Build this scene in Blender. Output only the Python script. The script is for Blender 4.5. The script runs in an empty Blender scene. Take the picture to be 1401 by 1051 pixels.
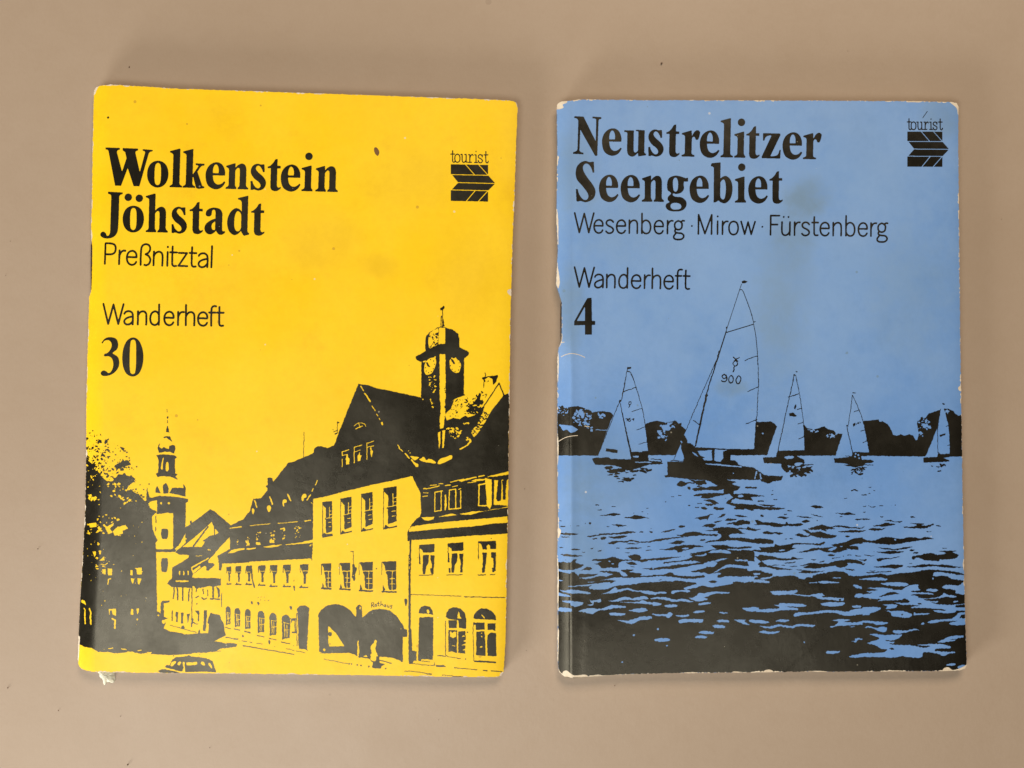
import bpy, math, random
import numpy as np
from mathutils import Vector, Matrix

# ---------------------------------------------------------------- camera, light, exposure
SC = bpy.context.scene
COL = SC.collection
cam = bpy.data.objects.new('camera', bpy.data.cameras.new('camera')); COL.objects.link(cam)
cam.location = (0, 0, .30); cam.rotation_euler = (0, 0, 0)
cam.data.sensor_width = 36; cam.data.lens = 36.0; cam.data.clip_start = .01; cam.data.clip_end = 50
SC.camera = cam
W = bpy.data.worlds.new('World'); SC.world = W; W.use_nodes = True
W.node_tree.nodes['Background'].inputs['Color'].default_value = (1.0, .86, .72, 1)
W.node_tree.nodes['Background'].inputs['Strength'].default_value = .035
def area(name, loc, target, sx, sy, power, col):
    d = bpy.data.lights.new(name, 'AREA'); d.shape = 'RECTANGLE'; d.size = sx; d.size_y = sy; d.energy = power; d.color = col
    o = bpy.data.objects.new(name, d); COL.objects.link(o); o.location = loc
    o.rotation_euler = (Vector(target)-Vector(loc)).to_track_quat('-Z', 'Y').to_euler()
    return o
area('window_light', (-.46, -.52, .12), (-.02, .0, 0), .28, .12, 5.8, (1.0, .97, .92))   # low daylight from the lower left
area('overhead_window', (-.23, -.29, .60), (-.10, -.08, 0), .46, .28, 2.05, (1.0, .97, .90))   # daylight mirrored by the gloss
area('added_sheen_light', (.17, -.30, .60), (.06, -.08, 0), .22, .20, .20, (1.0, .97, .90))  # added lamp, no known source: lifts the sheen on the lower blue cover's ink
area('room_light', (.22, .78, .74), (.05, .05, 0), .60, .40, 8.9, (1.0, .83, .65))   # warm room behind
SC.view_settings.view_transform = 'Standard'; SC.view_settings.look = 'None'; SC.view_settings.exposure = 0.06; SC.view_settings.gamma = 1.0
SC.render.engine = 'CYCLES'
TABLE_A = (.392, .304, .224); TABLE_B = (.424, .334, .252); TABLE_C = (.33, .24, .165)

# ---------------------------------------------------------------- print artwork
# The flat print of each cover is drawn as outlines (in 1/1401 of the table
# width), filled on a fine grid and then turned into thin ink geometry.
SS = 4                 # fine samples per drawing unit
class Plate:
    """one printing plate: which ink label lies at each fine sample"""
    def __init__(s, x0, y0, x1, y1):
        s.x0, s.y0, s.x1, s.y1 = x0, y0, x1, y1
        s.w, s.h = int((x1-x0)*SS), int((y1-y0)*SS)
        s.m = np.zeros((s.h, s.w), np.uint8)
    def fill(s, contours, val):
        P = [np.asarray(c, float) for c in contours]
        a = np.vstack(P)
        ix0 = max(0, int((a[:,0].min()-s.x0)*SS)-1); ix1 = min(s.w, int((a[:,0].max()-s.x0)*SS)+2)
        iy0 = max(0, int((a[:,1].min()-s.y0)*SS)-1); iy1 = min(s.h, int((a[:,1].max()-s.y0)*SS)+2)
        if ix1 <= ix0 or iy1 <= iy0: return
        acc = np.zeros((iy1-iy0, ix1-ix0+1), np.int32)
        for c in P:
            X = (c[:,0]-s.x0)*SS; Y = (c[:,1]-s.y0)*SS
            X2, Y2 = np.roll(X,-1), np.roll(Y,-1)
            for xa, ya, xb, yb in zip(X, Y, X2, Y2):
                if ya == yb: continue
                if ya > yb: xa, ya, xb, yb = xb, yb, xa, ya
                r0 = max(iy0, math.ceil(ya-.5)); r1 = min(iy1, math.ceil(yb-.5))
                if r1 <= r0: continue
                r = np.arange(r0, r1)
                xc = xa + (r+.5-ya)*(xb-xa)/(yb-ya)
                k = np.clip(np.ceil(xc-.5).astype(int), ix0, ix1)-ix0
                acc[r-iy0, k] ^= 1
        inside = np.bitwise_xor.accumulate(acc[:, :-1], axis=1).astype(bool)
        s.m[iy0:iy1, ix0:ix1][inside] = val
    def stroke(s, pts, w, val):
        r = max(w, .8)/2.0
        for (xa, ya), (xb, yb) in zip(pts[:-1], pts[1:]):
            ix0 = max(0, int((min(xa,xb)-r-s.x0)*SS)); ix1 = min(s.w, int((max(xa,xb)+r-s.x0)*SS)+2)
            iy0 = max(0, int((min(ya,yb)-r-s.y0)*SS)); iy1 = min(s.h, int((max(ya,yb)+r-s.y0)*SS)+2)
            if ix1 <= ix0 or iy1 <= iy0: continue
            gx = (np.arange(ix0, ix1)+.5)/SS+s.x0; gy = (np.arange(iy0, iy1)+.5)/SS+s.y0
            gx, gy = gx[None,:], gy[:,None]
            dx, dy = xb-xa, yb-ya; L = dx*dx+dy*dy
            t = np.clip(((gx-xa)*dx+(gy-ya)*dy)/L, 0, 1) if L > 0 else 0
            d = (gx-xa-t*dx)**2+(gy-ya-t*dy)**2
            s.m[iy0:iy1, ix0:ix1][d <= r*r] = val
    def dot(s, x, y, r, val): s.stroke([(x,y),(x,y+1e-6)], 2*r, val)

def spline(pts, smooth, closed=True, n=7):
    """outline through pts; smooth[i] says that the line bends there without a corner"""
    P = np.asarray(pts, float); N = len(P); out = []
    for i in range(N if closed else N-1):
        j = (i+1) % N
        a, b = P[i], P[j]
        if not smooth[i] and not smooth[j]: out.append(a); continue
        d = np.hypot(*(b-a))
        def tan(k):
            if not smooth[k] or (not closed and k in (0, N-1)): return None
            v = P[(k+1)%N]-P[k-1]; L = np.hypot(*v)
            return v/L*d if L > 0 else v
        ta, tb = tan(i), tan(j)
        if ta is None: ta = 1.5*(b-a)-.5*tb
        if tb is None: tb = 1.5*(b-a)-.5*ta
        for q in range(n):
            t = q/n
            out.append((2*t**3-3*t*t+1)*a+(t**3-2*t*t+t)*ta+(-2*t**3+3*t*t)*b+(t**3-t*t)*tb)
    if not closed: out.append(P[-1])
    return np.array(out)

def soften(pts):
    """every point bends smoothly except the sharp tips"""
    P = np.asarray(pts, float); a = P-np.roll(P,1,0); b = np.roll(P,-1,0)-P
    c = (a*b).sum(1)/np.maximum(1e-9, np.hypot(*a.T)*np.hypot(*b.T))
    return list(c > -.2)

def ruffle(pl, amp, wl, y_from, seed):
    """the slightly broken edge of a print made from a rough plate"""
    rng = np.random.default_rng(seed); h, w = pl.m.shape
    def field():
        g = rng.random((int(h/SS/wl)+3, int(w/SS/wl)+3))-.5
        y = np.arange(h)/(SS*wl); x = np.arange(w)/(SS*wl)
        yi, xi = y.astype(int), x.astype(int); fy, fx = (y-yi)[:,None], (x-xi)[None]
        fy, fx = fy*fy*(3-2*fy), fx*fx*(3-2*fx)
        A, B = g[yi][:,xi], g[yi][:,xi+1]; D, E = g[yi+1][:,xi], g[yi+1][:,xi+1]
        return (A*(1-fx)+B*fx)*(1-fy)+(D*(1-fx)+E*fx)*fy
    k = np.where(np.arange(h)/SS+pl.y0 > y_from, 1.0, .35)[:,None]*amp*2*SS
    Y = np.clip(np.rint(np.arange(h)[:,None]+field()*k), 0, h-1).astype(int)
    X = np.clip(np.rint(np.arange(w)[None]+field()*k), 0, w-1).astype(int)
    pl.m = pl.m[Y, X]

def parse(txt, allsmooth=False):
    pts, sm = [], []
    for t in txt.split():
        s = t.endswith('s'); t = t.rstrip('s')
        x, y = t.split(','); pts.append((float(x), float(y))); sm.append(s or allsmooth)
    return pts, sm

# ---- bold condensed serif letters: outlines, y up, 0 = baseline, x-height about 137
def _stem(x, top, w=36, flag=18, sl=15, sr=15):
    return f"{x-sl},0 {x+w+sr},0 {x+w+sr},8 {x+w+3},15s {x+w},24 {x+w},{top+1} {x+w-7},{top+1} {x-flag},{top-13} {x-flag},{top-20} {x-3},{top-27}s {x},{top-38} {x},24 {x-3},15s {x-sl},8"
O_ = ["57,139s 98,120s 114,68s 98,16s 57,-4s 16,16s 0,68s 16,120s", "57,127s 70,116s 74,68s 70,20s 57,9s 44,20s 40,68s 44,116s"]
ARCH = "48,112 62,128s 82,137s 100,129s 108,104 108,24 111,15s 120,8 120,0 64,0 64,8 71,15s 73,24 73,98 69,112s 60,112s 48,96"
E_ = ["38,70 103,70 101,100s 84,130s 54,140s 20,124s 2,92s 0,56s 12,18s 36,0s 62,-4s 88,8s 106,34 99,40 84,26s 64,22s 46,36s", "38,82 68,82 68,104s 62,122s 52,128s 42,116s 38,98s"]
DOT = lambda x, y, r=20: f"{x},{y+r}s {x+r*.71},{y+r*.71}s {x+r},{y}s {x+r*.71},{y-r*.71}s {x},{y-r}s {x-r*.71},{y-r*.71}s {x-r},{y}s {x-r*.71},{y+r*.71}s"
SER = {
 'W': [["0,202 78,201 78,192 66,187s 63,177 93,76 115,147 107,179 93,189 93,201 176,200 176,190 165,186s 162,177 188,76 213,178 211,186s 200,189 200,198 254,195 253,187 242,185s 233,176 188,0 157,0 123,95 90,0 58,0 18,180 14,188s 1,192"]],
 'o': [O_], 'l': [[_stem(17,205,w=37)]],
 'k': [[_stem(17,205)], ["50,52 50,66 82,116 80,120 68,122 67,131 114,130 114,121 100,117s 92,110 74,80"], ["54,66 74,96 104,16 106,12s 117,8 117,0 84,-5 72,2"]],
 'e': [E_],
 'n': [[_stem(15,136,w=34,flag=15,sr=8)], [ARCH]],
 's': [["66,137 73,135 75,96 66,94 60,110s 46,127s 34,126s 28,112s 40,94s 66,72s 82,48s 82,24s 68,4s 44,-4s 22,1s 12,-2 3,-1 1,45 11,47 20,24s 36,9s 48,10s 55,22s 46,40s 20,60s 2,88s 4,116s 18,133s 38,139s 54,135s"]],
 't': [["0,117 0,125 14,131s 30,148s 40,164s 52,167 52,131 70,131 70,117 52,117 52,28 56,17s 64,15s 72,20 74,12 56,-2s 40,-4s 24,2s 17,20 17,117"]],
 'i': [[_stem(17,136,w=35,sl=16,sr=9)], [DOT(36,186)]],
 'J': [["38,210 117,208 117,199 104,194s 99,184 97,20s 90,-12s 70,-32s 40,-39s 14,-34s 0,-20s 6,-6s 20,-3s 32,-12s 38,-24s 48,-22s 55,-4 56,184 52,194s 38,200"]],
 'ö': [O_, [DOT(27,183,20)], [DOT(86,179,20)]],
 'h': [[_stem(16,205,w=34,sr=8)], [ARCH]],
 'a': [["5,104s 10,122s 28,135s 52,139s 80,132s 93,112s 94,90 94,26 98,15s 110,16 110,8 96,-3s 78,-3s 64,12 56,26 57,104s 54,124s 44,127s 38,118s 36,100s 24,91s 10,94s"], ["62,82 34,72s 8,52s 0,30s 8,6s 28,-4s 50,4s 64,20 64,40 58,24s 46,20s 38,34s 42,54s 62,68"]],
 'd': [["76,122 60,136s 40,138s 14,114s 0,68s 10,18s 36,-4s 58,2s 74,18 90,-6s 98,-5 118,0 118,9 112,12s 109,22 109,206 102,206 54,193 54,186 70,180s 75,168","74,36 64,18s 50,18s 40,36s 38,68s 41,100s 52,122s 64,120s 74,104"]],
 'N': [["0,200 50,198 118,70 118,182 114,188s 98,190 98,199 146,197 146,188 134,185s 131,178 128,-6 116,-6 34,130 32,22 36,14s 54,8 54,0 -2,2 -2,11 16,18s 21,28 22,176 14,187s 0,191"]],
 'u': [["0,131 52,131 52,36 56,18s 66,16s 76,28 76,120 74,126s 62,128 62,135 110,133 110,22 112,14s 120,10 120,2 84,-4 78,-4 76,14 56,-4s 40,-6s 24,4s 17,28 17,114 14,120s 0,122"]],
 'r': [["0,123 46,137 52,137 54,108 68,132s 84,140s 98,130 88,92s 76,90s 68,104s 58,102s 54,84 54,22 56,14s 70,8 70,0 0,0 0,8 14,14s 17,22 17,104 12,112s 0,115"]],
 'z': [["4,132 96,132 98,124 46,12 62,12s 84,20s 94,46 101,46 99,0 0,0 -1,8 50,120 38,120s 20,112s 12,92 5,93"]],
 'S': [["90,208 98,206 101,150 92,149 84,174s 68,194s 52,196s 40,182s 42,160s 62,126s 92,88s 108,54s 102,20s 82,2s 54,-6s 28,0s 16,-3 6,-2 2,62 12,64 22,32s 44,8s 62,8s 70,24s 64,44s 38,78s 8,112s 0,144s 6,180s 26,202s 52,211s 76,205s"]],
 'g': [["108,126 122,128 122,108 100,108 98,92s 100,70s 86,50s 58,42s 40,44s 42,34s 54,28s 88,24s 112,4s 112,-24s 92,-44s 54,-50s 18,-44s 2,-26s 6,-10s 22,0s 14,8s 12,22s 22,36s 30,46s 12,62s 8,92s 18,124s 48,138s 76,136s 96,130s","54,128s 42,118s 40,92s 44,62s 54,54s 64,62s 68,92s 64,118s","60,-40s 82,-34s 86,-20s 74,-8s 46,-5s 30,-14s 30,-30s 42,-39s"]],
 'b': [["4,206 46,210 52,210 52,126 66,136s 84,139s 108,118s 118,74s 108,22s 80,-4s 56,0s 44,10 26,0 16,0 16,178 12,186s 0,190 0,198","52,104 62,118s 72,120s 80,98s 82,68s 78,32s 70,16s 58,20s 52,36"]],
 '3': [["0,176 6,172s 14,184s 30,190s 46,186s 56,166s 50,142s 34,122s 16,114s 18,104s 40,104s 58,92s 66,60s 58,28s 42,14s 30,22s 14,28s 0,18s 2,4s 24,-2s 60,8s 88,34s 98,66s 90,100s 62,120s 66,126s 86,144s 90,172s 78,198s 48,206s 22,200s"]],
 '0': [["57,206s 94,180s 113,102s 96,22s 57,-3s 16,22s 0,102s 18,180s","57,194s 70,184s 74,102s 70,20s 57,10s 44,20s 40,102s 44,184s"]],
 '4': [["74,198 96,200 98,74 116,74 116,52 98,52 98,0 60,0 60,52 2,50 2,72 68,190","60,74 16,74 60,152"]],
}
# ---- light sans letters as centre lines (x-height 100, width 14)
SAN = {
 'W': (150, ["3,146 40,4 76,142 112,4 148,146"]),
 'a': (76, ["6,78 14,90s 36,97s 58,88s 66,68s 66,3","66,60 30,50s 10,36s 6,20s 14,6s 30,1s 50,8s 66,28"]),
 'n': (72, ["6,97 6,3","6,66 22,90s 44,97s 60,88s 66,70s 66,3"]),
 'd': (78, ["66,147 66,3","66,72 54,92s 36,98s 14,84s 4,50s 12,14s 34,1s 54,8s 66,28"]),
 'e': (76, ["6,54 70,54 68,76s 56,92s 38,97s 18,88s 6,66s 5,38s 16,12s 38,1s 58,7s 69,22"]),
 'r': (46, ["6,97 6,3","6,60 18,86s 32,96s 46,96"]),
 'h': (72, ["6,147 6,3","6,66 22,90s 44,97s 60,88s 66,70s 66,3"]),
 'f': (44, ["16,3 16,118s 22,136s 38,143 48,141","0,96 44,96"]),
 't': (44, ["16,136 16,24s 20,8s 32,2 44,4","0,96 46,96"]),
 'P': (84, ["6,3 6,143 44,143s 70,134s 78,108s 70,80s 44,68 6,68"]),
 'ß': (78, ["6,3 6,104s 14,134s 36,146s 60,138s 68,112s 56,88s 38,78 38,76 58,66s 71,42s 64,14s 46,2s 32,4"]),
 'i': (12, ["6,97 6,3","6,131 6,133"]),
 'z': (66, ["4,94 60,94 4,5 64,5"]),
 'l': (12, ["6,147 6,3"]),
 's': (66, ["60,82 48,94s 30,97s 12,88s 8,72s 18,58s 46,44s 60,30s 58,14s 44,3s 24,1s 6,14"]),
 'b': (78, ["6,147 6,3","6,72 20,92s 40,98s 62,84s 72,50s 64,14s 42,1s 20,8s 6,28"]),
 'g': (80, ["36,97s 60,84s 64,64s 58,42s 36,32s 14,42s 8,64s 14,84s 36,97s","56,86 66,97s 80,97","18,38 10,24s 16,13s 34,8s 64,4s 78,-14s 66,-34s 36,-40s 8,-34s 2,-18s 10,-4s 20,7"]),
 'M': (112, ["6,3 6,143 56,6 106,143 106,3"]),
 'o': (80, ["40,97s 64,86s 75,50s 64,12s 40,1s 16,12s 5,50s 16,86s 40,97s"]),
 'w': (112, ["3,97 31,5 56,93 81,5 109,97"]),
 'F': (72, ["6,3 6,143 72,143","6,78 58,78"]),
 'ü': (72, ["6,97 6,30s 12,10s 28,1s 50,8s 66,30","66,97 66,3","18,133 18,135","54,133 54,135"]),
 '·': (12, ["6,60 6,61"]),
}
# light slab letters for the small word over the emblem (x-height 100)
SLB = {
 't': ["22,135 22,20s 30,4s 44,4s 50,22","0,96 46,96"],
 'o': ["32,97s 56,82s 62,50s 56,16s 32,2s 8,16s 2,50s 8,82s 32,97s"],
 'u': ["0,94 16,94 16,26s 26,5s 44,6s 62,30","46,94 62,94 62,5 78,5"],
 'r': ["0,94 16,94 16,5","0,5 36,5","16,56 28,84s 44,96s 54,84"],
 'i': ["2,94 18,94 18,5","0,5 36,5","18,130 18,134"],
 's': ["52,70 52,92","52,78 40,94s 20,95s 6,80s 10,62s 44,42s 54,24s 44,6s 24,2s 8,14 4,30"],
}
SLBX = {'t':0,'o':50,'u':122,'r':208,'i':272,'s':318,'2':382}

def _place(cx, ox, oy, k, slope, dx=0.0, ky=None):
    """letter units -> drawing units; the line of text rises or falls by slope"""
    ky = ky or k
    P = np.asarray(cx, float)
    X = ox+P[:,0]*k
    Y = oy+slope*(X-dx)-P[:,1]*ky
    X = X+slope*(P[:,1]*ky)
    return np.stack([X, Y], 1)

def serif_word(pl, items, ax, ay, slope, k, val, kx=None):
    for ch, gx in items:
        for poly in SER[ch]:
            cs = []
            for c in poly:
                p, sm = parse(c); cs.append(_place(spline(p, sm), gx, ay, kx or k, slope, ax, k))
            pl.fill(cs, val)

def sans_word(pl, items, ax, ay, slope, kx, ky, w, val):
    for ch, gx in items:
        for c in SAN[ch][1]:
            p, sm = parse(c)
            pl.stroke(_place(spline(p, sm, closed=False), gx, ay, kx, slope, ax, ky), w, val)

def emblem(pl, x, y, wd, ht, sk, val, lw):
    """the word and the arrow built from bars; sk = slope of the print"""
    def M(u, v): return (x+u*wd, y+v*ht+sk*u*wd)
    for w_, gx in (('t',0),('o',.105),('u',.27),('r',.475),('i',.635),('s',.725),('t',.89)):
        for c in SLB[w_]:
            p, sm = parse(c); q = spline(p, sm, closed=False)
            pl.stroke([(x+gx*wd*1.0+a*wd*.00225, y-.05*ht-b*ht*.00235+sk*gx*wd) for a, b in q], lw, val)
    F = lambda pts, v=val: pl.fill([[M(*p) for p in pts]], v)
    F([(0,0),(1,0),(1,.282),(0,.282)]); F([(0,.70),(1,.704),(1,1),(0,1)])
    F([(.03,.282),(1,.282),(1.19,.497),(.2,.497)]); F([(.2,.497),(1.19,.503),(1,.704),(.02,.70)])
    E = lambda a, b: pl.stroke([M(*a), M(*b)], ht*.021, 0)
    E((.38,-.02),(.64,.28)); E((.73,-.02),(1.0,.28)); E((.40,1.02),(.66,.70)); E((.72,1.02),(1.0,.70))
    E((-.05,.282),(1.0,.282)); E((.18,.497),(1.2,.503)); E((-.05,.70),(1.05,.704))

TILE = {1:(100,560,7.507),2:(200,550,7.507),3:(100,690,7.507),4:(200,690,7.507),5:(100,800,7.507),6:(200,800,7.507),
 7:(320,580,7.507),8:(320,700,7.507),9:(320,800,7.507),10:(440,510,7.507),11:(440,640,7.507),12:(440,760,7.507),
 13:(550,410,7.507),14:(560,500,7.007),15:(560,630,7.007),16:(550,780,7.007),17:(440,860,5.388),
 21:(750,480,5.839),22:(900,380,5.839),23:(900,520,5.839),24:(1030,490,5.839),25:(1150,510,5.839),
 26:(750,690,7.007),27:(890,690,7.007),28:(1030,690,7.007),29:(1180,690,7.007),
 30:(750,790,7.007),31:(890,790,7.007),32:(1030,790,7.007),33:(1180,790,7.007),34:(750,640,3.624),35:(1040,640,3.624),0:(0,0,1)}
def draw(pl, text, labels, base=1, soft=False):
    """K/Y = fill with ink / bare; k/y w = line; KS/YS = soft outline; Dk/Dy = dots; Sk/Sy = scattered flecks; L = ink label; @n = sheet section"""
    tile = TILE[0]; val = base; rnd = random.Random(7)
    for line in text.strip().splitlines():
        tk = line.split()
        if not tk or tk[0].startswith('#'): continue
        op = tk[0]; a = tk[1:]
        if op == 'L': val = labels.index(a[0])+1; continue
        if op[0] == '@': tile = TILE[int(op[1:])]; continue
        w = None
        if op in ('k','y','ks','ys','Dk','Dy'): w = float(a[0])/tile[2]; a = a[1:]
        if op in ('Sk','Sy'): cnt, lo, hi, asp = int(a[0]), float(a[1])/tile[2], float(a[2])/tile[2], float(a[3]); a = a[4:]
        pts = []; sm = []; hard = []
        for t in a:
            if t[0] == '@': tile = TILE[int(t[1:])]; continue
            x, y = t.split(',')
            pts.append((tile[0]+float(x)/tile[2], tile[1]+float(y)/tile[2])); sm.append(op.endswith('S') or op in('ks','ys')); hard.append(tile[2] > 3 and (float(x) <= 0 or float(x) >= 1040))
        v = 0 if op[0] in 'Yy' or op in ('Dy','Sy') else val
        if op in ('K','Y') and not soft: pl.fill([pts], v)
        elif op in ('K','Y','KS','YS'): pl.fill([spline(pts, [q and not h for q, h in zip(soften(pts), hard)] if soft or op[0]=='K' and len(pts)>4 else sm, n=4)], v)
        elif op in ('k','y'): pl.stroke(pts, w, v)
        elif op in ('ks','ys'): pl.stroke(spline(pts, sm, closed=False), w, v)
        elif op in ('Dk','Dy'):
            for p in pts: pl.dot(p[0], p[1], w/2, v)
        elif op in ('Sk','Sy'):
            A = np.array(pts); lo_, hi_ = A.min(0), A.max(0); n = 0; g = 0
            while n < cnt and g < cnt*30:
                g += 1
                x = rnd.uniform(lo_[0], hi_[0]); y = rnd.uniform(lo_[1], hi_[1]); ins = False
                for i in range(len(A)):
                    (xa, ya), (xb, yb) = A[i-1], A[i]
                    if (ya > y) != (yb > y) and x < (xb-xa)*(y-ya)/(yb-ya)+xa: ins = not ins
                if not ins: continue
                n += 1
                r = lo+(hi-lo)*rnd.random()**2.0; th = rnd.uniform(-.9,.9) if asp < 3 else rnd.uniform(-.15,.15)
                q = []
                m = rnd.randint(5,8)
                for i in range(m):
                    f = 2*math.pi*i/m; rr = r*rnd.uniform(.45,1.25)
                    u, w_ = math.cos(f)*rr*math.sqrt(asp), math.sin(f)*rr/math.sqrt(asp)
                    q.append((x+u*math.cos(th)-w_*math.sin(th), y+u*math.sin(th)+w_*math.cos(th)))
                pl.fill([q], v)
YL = ['title_lettering','subtitle_lettering','series_lettering','digit','digit','arrow_emblem','tree_print','church_print','house_row_print','clock_tower_print','town_hall_print','corner_house_print','car_print','street_print','stain','ink_spot']
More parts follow.
